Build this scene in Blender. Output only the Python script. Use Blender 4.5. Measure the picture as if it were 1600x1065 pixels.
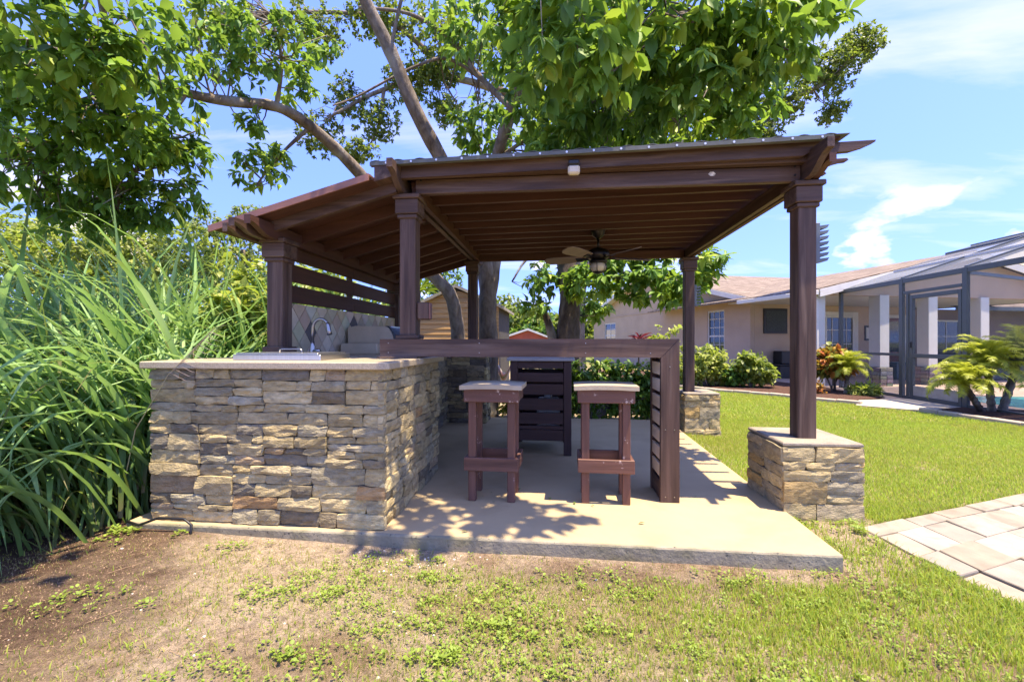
import bpy, math, random
import numpy as np
from mathutils import Vector, Matrix
R = math.radians
for o in list(bpy.data.objects): bpy.data.objects.remove(o)
SC = bpy.context.scene
COL = SC.collection
# ------------------------------------------------------------------ camera
YAW = math.atan(.1); CY, SY = math.cos(YAW), math.sin(YAW); EYE = 1.1; FPX = 700.0
cd = bpy.data.cameras.new('camera'); cam = bpy.data.objects.new('camera', cd); COL.objects.link(cam)
cam.location = (0, 0, EYE); cam.rotation_euler = (R(90), 0, YAW)
cd.sensor_width = 36; cd.lens = FPX/1600*36; cd.shift_y = -(534-532.5)/1600*-1
cd.clip_start = .05; cd.clip_end = 3000
SC.camera = cam
# ------------------------------------------------------------------ sky and sun
SUNV = Vector((.62, -.27, 2.43)).normalized()
sun_el = math.asin(SUNV.z); sun_az = math.atan2(SUNV.x, SUNV.y)
wd = bpy.data.worlds.new('World'); SC.world = wd; wd.use_nodes = True
nt = wd.node_tree; nt.nodes.clear()
def N(tree, kind, **kw):
    n = tree.nodes.new(kind)
    for k, v in kw.items(): setattr(n, k, v)
    return n
def mathn(t, op, a, b=None, clamp=False):
    n = N(t, 'ShaderNodeMath', operation=op); n.use_clamp = clamp
    for i, x in enumerate((a, b)):
        if x is None: continue
        if isinstance(x, (int, float)): n.inputs[i].default_value = x
        else: t.links.new(x, n.inputs[i])
    return n.outputs[0]
sky = N(nt, 'ShaderNodeTexSky', sky_type='NISHITA'); sky.sun_disc = False
skv = N(nt, 'ShaderNodeVectorMath', operation='ADD'); skv.inputs[1].default_value = (0, 0, .26); sktc = N(nt, 'ShaderNodeTexCoord'); nt.links.new(sktc.outputs['Generated'], skv.inputs[0]); skn = N(nt, 'ShaderNodeVectorMath', operation='NORMALIZE'); nt.links.new(skv.outputs[0], skn.inputs[0]); nt.links.new(skn.outputs[0], sky.inputs['Vector'])
sky.sun_elevation = sun_el; sky.sun_rotation = sun_az; sky.air_density = 1.0; sky.dust_density = .35; sky.ozone_density = 4.0
hs = N(nt, 'ShaderNodeHueSaturation'); hs.inputs['Saturation'].default_value = 1.1; hs.inputs['Value'].default_value = 1.0
nt.links.new(sky.outputs[0], hs.inputs['Color'])
tint_ = N(nt, 'ShaderNodeMix', data_type='RGBA', blend_type='MULTIPLY'); tint_.inputs[0].default_value = 1; tint_.inputs[7].default_value = (.42, .45, .78, 1); nt.links.new(hs.outputs[0], tint_.inputs[6])
tc = N(nt, 'ShaderNodeTexCoord'); sx = N(nt, 'ShaderNodeSeparateXYZ'); nt.links.new(tc.outputs['Generated'], sx.inputs[0])
zc = mathn(nt, 'MAXIMUM', sx.outputs[2], .03)
zz = mathn(nt, 'ADD', zc, .12)
cx = N(nt, 'ShaderNodeCombineXYZ')
nt.links.new(mathn(nt, 'DIVIDE', sx.outputs[0], zz), cx.inputs[0]); nt.links.new(mathn(nt, 'DIVIDE', sx.outputs[1], zz), cx.inputs[1])
mp = N(nt, 'ShaderNodeMapping'); mp.inputs['Scale'].default_value = (.55, 1.5, 1); mp.inputs['Rotation'].default_value = (0, 0, R(35)); mp.inputs['Location'].default_value = (3.1, 1.7, 0)
nt.links.new(cx.outputs[0], mp.inputs[0])
n1 = N(nt, 'ShaderNodeTexNoise'); n1.inputs['Scale'].default_value = 1.3; n1.inputs['Detail'].default_value = 7; n1.inputs['Distortion'].default_value = .5; n1.inputs['Roughness'].default_value = .55
nt.links.new(mp.outputs[0], n1.inputs['Vector'])
cir = N(nt, 'ShaderNodeMapRange'); cir.inputs[1].default_value = .51; cir.inputs[2].default_value = .80; cir.inputs[4].default_value = .6
nt.links.new(n1.outputs[0], cir.inputs[0])
mp2 = N(nt, 'ShaderNodeMapping'); mp2.inputs['Scale'].default_value = (3.2, 3.2, 6.5); mp2.inputs['Location'].default_value = (.35, .1, .2)
nt.links.new(tc.outputs['Generated'], mp2.inputs[0])
n2 = N(nt, 'ShaderNodeTexNoise'); n2.inputs['Scale'].default_value = 1.6; n2.inputs['Detail'].default_value = 8; n2.inputs['Roughness'].default_value = .5
nt.links.new(mp2.outputs[0], n2.inputs['Vector'])
cum = N(nt, 'ShaderNodeMapRange'); cum.inputs[1].default_value = .565; cum.inputs[2].default_value = .63
nt.links.new(n2.outputs[0], cum.inputs[0])
lo = N(nt, 'ShaderNodeMapRange'); lo.inputs[1].default_value = .30; lo.inputs[2].default_value = .17; nt.links.new(sx.outputs[2], lo.inputs[0])
cumf = mathn(nt, 'MULTIPLY', cum.outputs[0], lo.outputs[0])
cl = mathn(nt, 'MAXIMUM', cumf, cir.outputs[0], True)
mx = N(nt, 'ShaderNodeMix', data_type='RGBA'); nt.links.new(cl, mx.inputs[0]); nt.links.new(tint_.outputs[2], mx.inputs[6]); mx.inputs[7].default_value = (1.75, 1.75, 1.9, 1)
bg = N(nt, 'ShaderNodeBackground'); bg.inputs[1].default_value = .15; nt.links.new(mx.outputs[2], bg.inputs[0])
wo = N(nt, 'ShaderNodeOutputWorld'); nt.links.new(bg.outputs[0], wo.inputs[0])
sl = bpy.data.lights.new('sun', 'SUN'); sl.energy = 2.0; sl.angle = R(.55); sl.color = (1, .96, .89)
so = bpy.data.objects.new('sun', sl); COL.objects.link(so); so.location = (6, -3, 20); so.rotation_euler = SUNV.to_track_quat('Z', 'Y').to_euler()
SC.view_settings.view_transform = 'Standard'; SC.view_settings.look = 'None'; SC.view_settings.gamma = 1; SC.view_settings.exposure = 2.58; SC.view_settings.use_white_balance = True; SC.view_settings.white_balance_temperature = 8700; SC.view_settings.white_balance_tint = 11
SC.render.engine = 'CYCLES'
SC.cycles.max_bounces = 10; SC.cycles.diffuse_bounces = 5; SC.cycles.transparent_max_bounces = 12; SC.cycles.caustics_reflective = False; SC.cycles.caustics_refractive = False
# ------------------------------------------------------------------ helpers
rnd = random.Random(7); NR = np.random.default_rng(11)
def at(px, py, d):
    xc = (px-800)/FPX
    return Vector((d*(xc*CY-SY), d*(CY+xc*SY), EYE+(534-py)*d/FPX))
WLOC = {}
def link(name, data, parent=None, loc=(0, 0, 0)):
    o = bpy.data.objects.new(name, data); COL.objects.link(o); loc = Vector(loc)
    if parent is not None: o.parent = parent; o.location = loc-WLOC[parent.name]
    else: o.location = loc
    WLOC[o.name] = loc
    return o
def thing(name, label, cat, loc=(0, 0, 0), group=None):
    o = link(name, None, None, loc); o.empty_display_size = .2
    return tag(o, label, cat, group)
def tag(o, label=None, cat=None, group=None, kind=None):
    if label: o['label'] = label
    if cat: o['category'] = cat
    if group: o['group'] = group
    if kind: o['kind'] = kind
    return o
class MB:
    def __init__(s, tf=None): s.v = []; s.f = []; s.tf = tf; s.m = []
    def add(s, vs, fs, mi=0):
        b = len(s.v)
        s.v += [tuple(s.tf(*p)) if s.tf else tuple(p) for p in vs]
        s.f += [tuple(b+i for i in f) for f in fs]; s.m += [mi]*len(fs)
        return s
    def box(s, x0, x1, y0, y1, z0, z1, c=.004):
        c = min(c, (x1-x0)*.3, (y1-y0)*.3, (z1-z0)*.3)
        if c <= 0.0005:
            return s.add([(x, y, z) for z in (z0, z1) for y in (y0, y1) for x in (x0, x1)], [(0, 2, 3, 1), (4, 5, 7, 6), (0, 1, 5, 4), (2, 6, 7, 3), (0, 4, 6, 2), (1, 3, 7, 5)])
        vs = []; X = (x0, x1); Y = (y0, y1); Z = (z0, z1); sg = (1, -1)
        for k in (0, 1):
            for j in (0, 1):
                for i in (0, 1):
                    dx, dy, dz = sg[i]*c, sg[j]*c, sg[k]*c
                    vs += [(X[i], Y[j]+dy, Z[k]+dz), (X[i]+dx, Y[j], Z[k]+dz), (X[i]+dx, Y[j]+dy, Z[k])]
        I = lambda i, j, k, a: ((k*2+j)*2+i)*3+a
        fs = []
        for i in (0, 1): q = [I(i, 0, 0, 0), I(i, 1, 0, 0), I(i, 1, 1, 0), I(i, 0, 1, 0)]; fs.append(tuple(q if i else q[::-1]))
        for j in (0, 1): q = [I(0, j, 0, 1), I(1, j, 0, 1), I(1, j, 1, 1), I(0, j, 1, 1)]; fs.append(tuple(q if not j else q[::-1]))
        for k in (0, 1): q = [I(0, 0, k, 2), I(1, 0, k, 2), I(1, 1, k, 2), I(0, 1, k, 2)]; fs.append(tuple(q if k else q[::-1]))
        for a, b in ((0, 0), (0, 1), (1, 0), (1, 1)):
            q = [I(0, a, b, 1), I(1, a, b, 1), I(1, a, b, 2), I(0, a, b, 2)]; fs.append(tuple(q if a == b else q[::-1]))
            q = [I(a, 0, b, 0), I(a, 1, b, 0), I(a, 1, b, 2), I(a, 0, b, 2)]; fs.append(tuple(q if a != b else q[::-1]))
            q = [I(a, b, 0, 0), I(a, b, 1, 0), I(a, b, 1, 1), I(a, b, 0, 1)]; fs.append(tuple(q if a == b else q[::-1]))
        for k in (0, 1):
            for j in (0, 1):
                for i in (0, 1):
                    q = [I(i, j, k, 0), I(i, j, k, 1), I(i, j, k, 2)]; fs.append(tuple(q if (i+j+k) % 2 else q[::-1]))
        return s.add(vs, fs)
    def prism(s, pts, axis, a, b):
        n = len(pts)
        def mk(p, t): return {'x': (t, p[0], p[1]), 'y': (p[0], t, p[1]), 'z': (p[0], p[1], t)}[axis]
        vs = [mk(p, a) for p in pts]+[mk(p, b) for p in pts]
        fs = [tuple(range(n))[::-1], tuple(range(n, 2*n))]+[(i, (i+1) % n, n+(i+1) % n, n+i) for i in range(n)]
        return s.add(vs, fs)
    def hexa(s, p):  # 8 corner points, bottom ring then top ring
        return s.add(p, [(3, 2, 1, 0), (4, 5, 6, 7), (0, 1, 5, 4), (1, 2, 6, 5), (2, 3, 7, 6), (3, 0, 4, 7)])
    def tube(s, path, rad, n=8, cap=True):
        path = [Vector(p) for p in path]; m = len(path); rad = [rad]*m if isinstance(rad, (int, float)) else rad
        vs = []; up = None
        for i, p in enumerate(path):
            t = (path[min(i+1, m-1)]-path[max(i-1, 0)]).normalized()
            if up is None: up = t.orthogonal().normalized()
            u = (up-t*up.dot(t)); u = u.normalized() if u.length > 1e-6 else t.orthogonal().normalized(); up = u; w = t.cross(u)
            for k in range(n):
                a = 2*math.pi*k/n; vs.append(p+(u*math.cos(a)+w*math.sin(a))*rad[i])
        fs = [(i*n+k, i*n+(k+1) % n, (i+1)*n+(k+1) % n, (i+1)*n+k) for i in range(m-1) for k in range(n)]
        if cap: fs += [tuple(range(n))[::-1], tuple(range((m-1)*n, m*n))]
        return s.add(vs, fs)
    def lathe(s, prof, cx=0, cy=0, n=20):
        vs = [(cx+r*math.cos(2*math.pi*k/n), cy+r*math.sin(2*math.pi*k/n), z) for r, z in prof for k in range(n)]
        m = len(prof)
        fs = [(i*n+k, i*n+(k+1) % n, (i+1)*n+(k+1) % n, (i+1)*n+k) for i in range(m-1) for k in range(n)]+[tuple(range(n))[::-1], tuple(range((m-1)*n, m*n))]
        return s.add(vs, fs)
    def build(s, name, mat, parent=None, smooth=False, origin=None):
        V = np.array(s.v, float)
        c = Vector(origin) if origin is not None else Vector(((V.min(0)+V.max(0))/2))
        me = bpy.data.meshes.new(name); me.from_pydata([tuple(p) for p in (V-np.array(c))], [], s.f); me.update()
        mats = mat if isinstance(mat, (list, tuple)) else [mat]
        for m_ in mats: me.materials.append(m_)
        if len(mats) > 1: me.polygons.foreach_set('material_index', s.m)
        if smooth: me.polygons.foreach_set('use_smooth', [True]*len(me.polygons))
        return link(name, me, parent, c)
def npmesh(name, V, faces, mat, parent=None, attrs=None, origin=(0, 0, 0), smooth=False):
    """faces: list of int arrays (k, n)"""
    me = bpy.data.meshes.new(name); V = np.asarray(V, np.float32)-np.array(origin, np.float32)
    me.vertices.add(len(V)); me.vertices.foreach_set('co', V.ravel())
    loops = np.concatenate([f.ravel() for f in faces]).astype(np.int32); tot = np.concatenate([np.full(len(f), f.shape[1]) for f in faces]).astype(np.int32)
    me.loops.add(len(loops)); me.loops.foreach_set('vertex_index', loops)
    me.polygons.add(len(tot)); st = np.zeros(len(tot), np.int32); st[1:] = np.cumsum(tot)[:-1]
    me.polygons.foreach_set('loop_start', st); me.polygons.foreach_set('loop_total', tot)
    if smooth: me.polygons.foreach_set('use_smooth', np.ones(len(tot), bool))
    me.update(calc_edges=True); me.validate()
    for k, a in (attrs or {}).items():
        a = np.asarray(a, np.float32)
        if a.ndim == 1: at_ = me.attributes.new(k, 'FLOAT', 'POINT'); at_.data.foreach_set('value', a)
        else: at_ = me.attributes.new(k, 'FLOAT_COLOR', 'POINT'); at_.data.foreach_set('color', np.c_[a, np.ones(len(a))].astype(np.float32).ravel())
    me.materials.append(mat)
    return link(name, me, parent, origin)
# ------------------------------------------------------------------ materials
def newmat(name):
    m = bpy.data.materials.new(name); m.use_nodes = True; t = m.node_tree; t.nodes.clear()
    out = N(t, 'ShaderNodeOutputMaterial'); p = N(t, 'ShaderNodeBsdfPrincipled'); t.links.new(p.outputs[0], out.inputs[0])
    return m, t, p, out
def objvec(t, stretch=(1, 1, 1), rand=True):
    tc = N(t, 'ShaderNodeTexCoord'); v = tc.outputs['Object']
    if rand:
        oi = N(t, 'ShaderNodeObjectInfo'); sc = N(t, 'ShaderNodeVectorMath', operation='ADD')
        t.links.new(v, sc.inputs[0]); t.links.new(mathn(t, 'MULTIPLY', oi.outputs['Random'], 37.0), sc.inputs[1]); v = sc.outputs[0]
    mp = N(t, 'ShaderNodeMapping'); mp.inputs['Scale'].default_value = stretch; t.links.new(v, mp.inputs[0])
    return mp.outputs[0]
def noise(t, vec, scale, detail=5, rough=.6, dist=0):
    n = N(t, 'ShaderNodeTexNoise'); n.inputs['Scale'].default_value = scale; n.inputs['Detail'].default_value = detail; n.inputs['Roughness'].default_value = rough; n.inputs['Distortion'].default_value = dist
    t.links.new(vec, n.inputs['Vector']); return n.outputs[0]
def maprange(t, x, a, b, c, d):
    n = N(t, 'ShaderNodeMapRange'); t.links.new(x, n.inputs[0])
    for i, k in enumerate((a, b, c, d)): n.inputs[i+1].default_value = k
    return n.outputs[0]
def mixc(t, f, a, b, blend='MIX'):
    n = N(t, 'ShaderNodeMix', data_type='RGBA', blend_type=blend)
    for i, x in ((0, f), (6, a), (7, b)):
        if isinstance(x, (int, float)): n.inputs[i].default_value = x
        elif isinstance(x, tuple): n.inputs[i].default_value = (*x[:3], 1)
        else: t.links.new(x, n.inputs[i])
    return n.outputs[2]
def M(name, base, rough=.6, spec=.35, nscale=6, namt=.2, stretch=(1, 1, 1), bump=.15, bscale=60, bdist=.01, metal=0, usecol=False, attr=None, chip=None, stain=None, rand=True, coat=0):
    m, t, p, out = newmat(name)
    vec = objvec(t, stretch, rand)
    f = maprange(t, noise(t, vec, nscale, 6), .25, .75, 1-namt, 1+namt)
    if usecol: oi = N(t, 'ShaderNodeObjectInfo'); col = oi.outputs['Color']
    elif attr: an = N(t, 'ShaderNodeAttribute'); an.attribute_name = attr; col = an.outputs['Color']
    else: rg = N(t, 'ShaderNodeRGB'); rg.outputs[0].default_value = (*base, 1); col = rg.outputs[0]
    sc = N(t, 'ShaderNodeVectorMath', operation='SCALE'); t.links.new(col, sc.inputs[0]); t.links.new(f, sc.inputs['Scale']); col = sc.outputs[0]
    if stain:   # (colour, scale, lo, hi)
        g = maprange(t, noise(t, objvec(t, stretch, rand), stain[1], 4, .55, .4), stain[2], stain[3], 0, 1); col = mixc(t, g, col, stain[0])
    if chip:
        g = maprange(t, noise(t, objvec(t, (1, 1, 1), rand), chip[1], 6, .7), chip[2], chip[2]+.03, 0, 1); col = mixc(t, g, col, chip[0])
    t.links.new(col, p.inputs['Base Color'])
    p.inputs['Roughness'].default_value = rough; p.inputs['Specular IOR Level'].default_value = spec; p.inputs['Metallic'].default_value = metal
    if coat: p.inputs['Coat Weight'].default_value = coat
    if bump:
        b = N(t, 'ShaderNodeBump'); b.inputs['Strength'].default_value = bump; b.inputs['Distance'].default_value = bdist
        t.links.new(noise(t, vec, bscale, 5, .65), b.inputs['Height']); t.links.new(b.outputs[0], p.inputs['Normal'])
    return m
def wood(name, base, axis, **kw):
    st = {'x': (.6, 9, 9), 'y': (9, .6, 9), 'z': (9, 9, .6)}[axis]
    a = dict(rough=.55, spec=.3, nscale=2.2, namt=.32, stretch=st, bump=.35, bscale=5, bdist=.006); a.update(kw)
    return M(name, base, **a)
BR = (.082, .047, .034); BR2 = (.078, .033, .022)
WX, WY, WZ = [wood('brown_stained_wood_'+a, BR, a, namt=.6, stain=((.15, .098, .072), 2.6, .50, .70), chip=((.22, .165, .13), 30, .70)) for a in 'xyz']
RX, RY = [wood('red_brown_bounce_wood_'+a, BR2, a) for a in 'xy']  # redder rafter and underside wood; warm ground bounce is put into the colour
STOOL = {a: wood('stool_paint_'+a, (.145, .066, .046), a, chip=((.42, .30, .25), 14, .64), namt=.5, rough=.55) for a in 'xyz'}
DARKW = {a: wood('cart_wood_'+a, (.055, .030, .028), a) for a in 'xyz'}
STOOLC = {a: wood('chipped_stool_paint_'+a, (.145, .066, .046), a, chip=((.45, .33, .27), 9, .585), rough=.5) for a in 'xy'}
M_cream = wood('cream_board', (.74, .62, .46), 'y', namt=.12)
M_seat = M('seat_board', (.44, .36, .24), .6, nscale=9, namt=.12, stain=((.35, .28, .2), 5, .6, .8))
M_stone = M('ledge_stone', None, .85, .2, nscale=16, namt=.42, stretch=(1, 1, 2.2), bump=1.0, bscale=42, bdist=.014, usecol=True, stain=((.17, .145, .12), 9, .58, .85))
M_mortar = M('mortar_core', (.085, .08, .072), .95, .1, bump=.4)
M_top = M('granite_top', (.40, .33, .225), .35, .5, nscale=140, namt=.35, bump=.02, stain=((.28, .21, .14), 60, .6, .75))
M_steel = M('stainless_steel', (.52, .53, .54), .32, .5, nscale=3, namt=.08, stretch=(40, 1, 1), bump=.03, metal=1)
M_nickel = M('brushed_nickel', (.33, .31, .29), .28, .5, namt=.05, bump=0, metal=1)
M_black = M('black_plastic', (.015, .015, .016), .4, .4, namt=.1, bump=.05)
M_tanbox = M('tan_reflecting_steel', (.52, .41, .27), .3, .5, namt=.15, bump=.04)  # stainless grill, with the beige it reflects put into the base colour
M_roofmetal = M('roof_sheet', (.11, .115, .10), .5, .4, nscale=4, namt=.3, bump=.1, stain=((.10, .11, .08), 3, .5, .75))
M_copper = M('eave_trim', (.26, .12, .085), .45, .4, nscale=3, namt=.35, stretch=(.7, 5, 5), bump=.1)
M_screw = M('screw_head', (.7, .7, .7), .35, .5, metal=.6, bump=0)
M_white = M('white_paint', (.60, .585, .54), .55, .35, nscale=3, namt=.06, bump=.05)
M_greyalu = M('grey_aluminium', (.07, .082, .086), .4, .4, namt=.1, bump=.03)
M_glass = M('window_glass', (.02, .028, .028), .04, .6, namt=.3, bump=0)
M_stucco = M('tan_stucco', (.47, .35, .26), .9, .15, nscale=1.2, namt=.1, bump=.5, bscale=45, bdist=.012)
M_stuccod = M('mauve_stucco', (.21, .15, .135), .9, .15, nscale=1.2, namt=.12, bump=.5, bscale=45, bdist=.012)
M_lamp = M('lamp_grey', (.12, .145, .16), .45, .4, namt=.1, bump=0)
def bark_mat(name, c1, c2, sc=9):
    m, t, p, out = newmat(name); v = objvec(t, (1, 1, .45), False)
    n = noise(t, v, sc, 7, .65, .6); n2_ = noise(t, v, 2.2, 3)
    col = mixc(t, maprange(t, n, .35, .68, 0, 1), c1, c2); col = mixc(t, maprange(t, n2_, .52, .68, 0, .75), col, (.34, .33, .29))
    t.links.new(col, p.inputs['Base Color']); p.inputs['Roughness'].default_value = .9; p.inputs['Specular IOR Level'].default_value = .15
    b = N(t, 'ShaderNodeBump'); b.inputs['Strength'].default_value = .9; b.inputs['Distance'].default_value = .03
    t.links.new(noise(t, v, sc*2.2, 6, .7), b.inputs['Height']); t.links.new(b.outputs[0], p.inputs['Normal'])
    return m
M_bark = bark_mat('bark', (.10, .075, .055), (.27, .225, .18))
M_barkd = bark_mat('dark_bark', (.045, .035, .028), (.13, .10, .08), 6)
def leaf_mat(name, stops, trans=.35, tcol=(.35, .5, .05), rough=.42, spec=.35):
    m, t, p, out = newmat(name)
    an = N(t, 'ShaderNodeAttribute'); an.attribute_name = 'tint'
    rp = N(t, 'ShaderNodeValToRGB'); e = rp.color_ramp.elements
    while len(e) < len(stops): e.new(.5)
    for k, (pos, c) in enumerate(stops): e[k].position = pos; e[k].color = (*c, 1)
    t.links.new(an.outputs['Fac'], rp.inputs[0])
    t.links.new(rp.outputs[0], p.inputs['Base Color']); p.inputs['Roughness'].default_value = rough; p.inputs['Specular IOR Level'].default_value = spec
    tr = N(t, 'ShaderNodeBsdfTranslucent'); t.links.new(mixc(t, .55, rp.outputs[0], tcol), tr.inputs[0])
    ms = N(t, 'ShaderNodeMixShader'); ms.inputs[0].default_value = trans
    t.links.new(p.outputs[0], ms.inputs[1]); t.links.new(tr.outputs[0], ms.inputs[2]); t.links.new(ms.outputs[0], out.inputs[0])
    return m
ML_broad = leaf_mat('broad_leaf', [(0, (.042, .105, .024)), (.45, (.10, .235, .042)), (.8, (.21, .38, .06)), (1, (.36, .45, .07))], .40, (.34, .52, .06), .5)
ML_fine = leaf_mat('fine_leaf', [(0, (.05, .08, .025)), (.6, (.12, .17, .04)), (1, (.26, .30, .07))], .4)
ML_yellow = leaf_mat('yellow_green_leaf', [(0, (.11, .17, .03)), (.6, (.27, .33, .07)), (1, (.42, .45, .12))], .45)
ML_grass = leaf_mat('cane_grass', [(0, (.22, .16, .08)), (.22, (.09, .16, .04)), (.6, (.17, .34, .11)), (1, (.40, .58, .27))], .4, (.30, .5, .10), .6)
ML_lawn = leaf_mat('lawn_blade', [(0, (.44, .34, .17)), (.3, (.42, .44, .09)), (.65, (.33, .48, .07)), (1, (.41, .58, .10))], .5, (.45, .55, .06), .55)
ML_hedge = leaf_mat('hedge_leaf', [(0, (.03, .08, .015)), (.6, (.07, .17, .025)), (1, (.18, .32, .04))], .3)
ML_palm = leaf_mat('palm_leaflet', [(0, (.16, .22, .03)), (.6, (.34, .40, .05)), (1, (.5, .5, .1))], .45, (.5, .55, .06))
ML_croton = leaf_mat('croton_leaf', [(0, (.05, .09, .02)), (.4, (.14, .18, .03)), (.7, (.40, .22, .03)), (1, (.36, .08, .03))], .25, (.5, .35, .05))
ML_ti = leaf_mat('maroon_leaf', [(0, (.05, .012, .02)), (1, (.16, .02, .04))], .25, (.4, .05, .08))
# vectorised value noise
def vnoise(x, y, sc, seed):
    g = np.random.default_rng(seed).random((64, 64)); x = np.asarray(x)*sc+100; y = np.asarray(y)*sc+100
    xi = np.floor(x).astype(int); yi = np.floor(y).astype(int); fx = x-xi; fy = y-yi; fx = fx*fx*(3-2*fx); fy = fy*fy*(3-2*fy)
    G = lambda a, b: g[a % 64, b % 64]
    return (G(xi, yi)*(1-fx)+G(xi+1, yi)*fx)*(1-fy)+(G(xi, yi+1)*(1-fx)+G(xi+1, yi+1)*fx)*fy
def fbm(x, y, sc, seed): return .5*vnoise(x, y, sc, seed)+.3*vnoise(x, y, sc*2.1, seed+1)+.2*vnoise(x, y, sc*4.3, seed+2)
def sstep(x, a, b): t = np.clip((np.asarray(x, float)-a)/(b-a), 0, 1); return t*t*(3-2*t)
def gz(x, y):
    x = np.asarray(x, float); y = np.asarray(y, float)
    z = -.082+.045*sstep(x, -.3, -2.7)+.035*sstep(y, 2.45, 3.1)*sstep(x, 1.0, 1.5)-.05*sstep(y, 3.6, 8)*sstep(x, 1, 2)
    z = z+(fbm(x, y, 1.3, 3)-.5)*.022*sstep(np.hypot(x, y), 30, 10)
    return np.minimum(z, -.035+0*z)
# ================================================================== GROUND
def soil(x, y):
    """grass cover 0..1, dark dirt with shade painted in 0..1"""
    n = fbm(x, y, 1.7, 21); n2 = fbm(x, y, .6, 31); n3 = fbm(x, y, 4.5, 41)
    g = .98*sstep(n*.6+n2*.25+n3*.3, .32, .52)
    g = g*(.22+.78*sstep(x+.35*(y-2), -1.5, .4))
    right = sstep(x, .5, 1.9)
    g = np.maximum(g, right*(.3+.65*sstep(n*.5+n3*.5, .34, .54)))
    lawn = sstep(x, 1.45, 2.1)*sstep(y, 2.9, 3.5)
    g = np.maximum(g, lawn*(1-.8*sstep(fbm(x, y, 1.3, 61), .55, .68)))
    g = g*(1-.95*sstep(y, 2.22, 2.36)*sstep(x, 1.7, 1.4)*sstep(y, 3.3, 3.0))
    pr = np.exp(-(((x-1.75)/.45)**2+((y-2.95)/.25)**2)); g = g*(1-.8*pr)
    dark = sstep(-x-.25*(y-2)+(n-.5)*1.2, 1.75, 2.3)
    dark = np.maximum(dark, .8*np.exp(-(((x-.15)/.5)**2+((y-2.28)/.13)**2)))  # shade on the soil before the slab, painted into its colour
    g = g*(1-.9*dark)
    return g, dark
xs = np.concatenate([[-900, -300, -120, -60, -30, -16, -10, -7.5], np.arange(-6, 9.01, .065), [9.6, 10.5, 12, 15, 20, 30, 60, 120, 300, 900]])
ys = np.concatenate([[-900, -300, -60, -20, -8, -3, -1, 0], np.arange(.6, 6, .05), np.arange(6, 14, .16), [15, 17, 20, 25, 32, 45, 70, 120, 300, 1200]])
GX, GY = np.meshgrid(xs, ys); gx, gy = GX.ravel(), GY.ravel()
g_, dk = soil(gx, gy)
n4 = fbm(gx, gy, 2.6, 77)[:, None]; n5 = fbm(gx, gy, 7, 87)[:, None]
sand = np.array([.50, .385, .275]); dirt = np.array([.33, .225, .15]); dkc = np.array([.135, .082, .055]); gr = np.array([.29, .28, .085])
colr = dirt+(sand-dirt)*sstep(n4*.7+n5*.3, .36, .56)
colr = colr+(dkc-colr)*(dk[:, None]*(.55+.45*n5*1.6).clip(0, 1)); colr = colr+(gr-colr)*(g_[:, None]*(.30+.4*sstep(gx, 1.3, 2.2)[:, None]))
far = sstep(np.hypot(gx, gy), 14, 30)[:, None]; colr = colr+(np.array([.14, .17, .05])-colr)*far
nx, ny = len(xs), len(ys); idx = np.arange(nx*ny).reshape(ny, nx)
F = np.stack([idx[:-1, :-1].ravel(), idx[:-1, 1:].ravel(), idx[1:, 1:].ravel(), idx[1:, :-1].ravel()], 1)
def ground_mat():
    m, t, p, out = newmat('soil'); v = objvec(t, (1, 1, 1), False)
    an = N(t, 'ShaderNodeAttribute'); an.attribute_name = 'gcol'
    f = maprange(t, noise(t, v, 26, 8, .75), .3, .7, .45, 1.5); f2 = maprange(t, noise(t, v, 160, 3, .6), .3, .7, .7, 1.3)
    s1 = N(t, 'ShaderNodeVectorMath', operation='SCALE'); t.links.new(an.outputs['Color'], s1.inputs[0]); t.links.new(mathn(t, 'MULTIPLY', f, f2), s1.inputs['Scale'])
    t.links.new(s1.outputs[0], p.inputs['Base Color']); p.inputs['Roughness'].default_value = .95; p.inputs['Specular IOR Level'].default_value = .1
    b = N(t, 'ShaderNodeBump'); b.inputs['Strength'].default_value = 1; b.inputs['Distance'].default_value = .045
    t.links.new(noise(t, v, 55, 8, .75), b.inputs['Height']); t.links.new(b.outputs[0], p.inputs['Normal'])
    return m
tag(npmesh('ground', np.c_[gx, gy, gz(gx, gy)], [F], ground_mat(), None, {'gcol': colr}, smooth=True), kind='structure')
# ---- concrete slab
def conc_side():
    m, t, p, out = newmat('bare_concrete'); v = objvec(t, (1, 1, 1), False)
    f = maprange(t, noise(t, v, 5, 6), .3, .7, 0, 1); col = mixc(t, f, (.20, .175, .115), (.31, .275, .195))
    pit = maprange(t, noise(t, v, 42, 4, .6), .63, .69, 0, 1); col = mixc(t, pit, col, (.06, .06, .05))
    moss = maprange(t, noise(t, objvec(t, (1, 1, 2), False), 4.5, 6), .5, .7, 0, .8); col = mixc(t, moss, col, (.15, .14, .07))
    t.links.new(col, p.inputs['Base Color']); p.inputs['Roughness'].default_value = .9
    b = N(t, 'ShaderNodeBump'); b.inputs['Strength'].default_value = .6; b.inputs['Distance'].default_value = .01; t.links.new(noise(t, v, 40, 6), b.inputs['Height']); t.links.new(b.outputs[0], p.inputs['Normal'])
    return m
M_slabtop = M('slab_coating', (.43, .325, .185), .75, .25, nscale=1.4, namt=.10, bump=.12, bscale=120, bdist=.004, stain=((.35, .26, .14), 1.7, .50, .72), rand=False)
M_slabside = conc_side()
b = MB(); n = 90
prof = [(0, -.28), (0, -.012), (.004, -.004), (.014, 0)]
front = []
for i in range(n+1):
    t_ = i/n; x = -2.62+t_*(1.468+2.62); y0 = 2.492-.026*t_
    front.append((x, y0))
jit = [rnd.uniform(-.002, .002) for _ in range(n+1)]
vs = []
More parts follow.
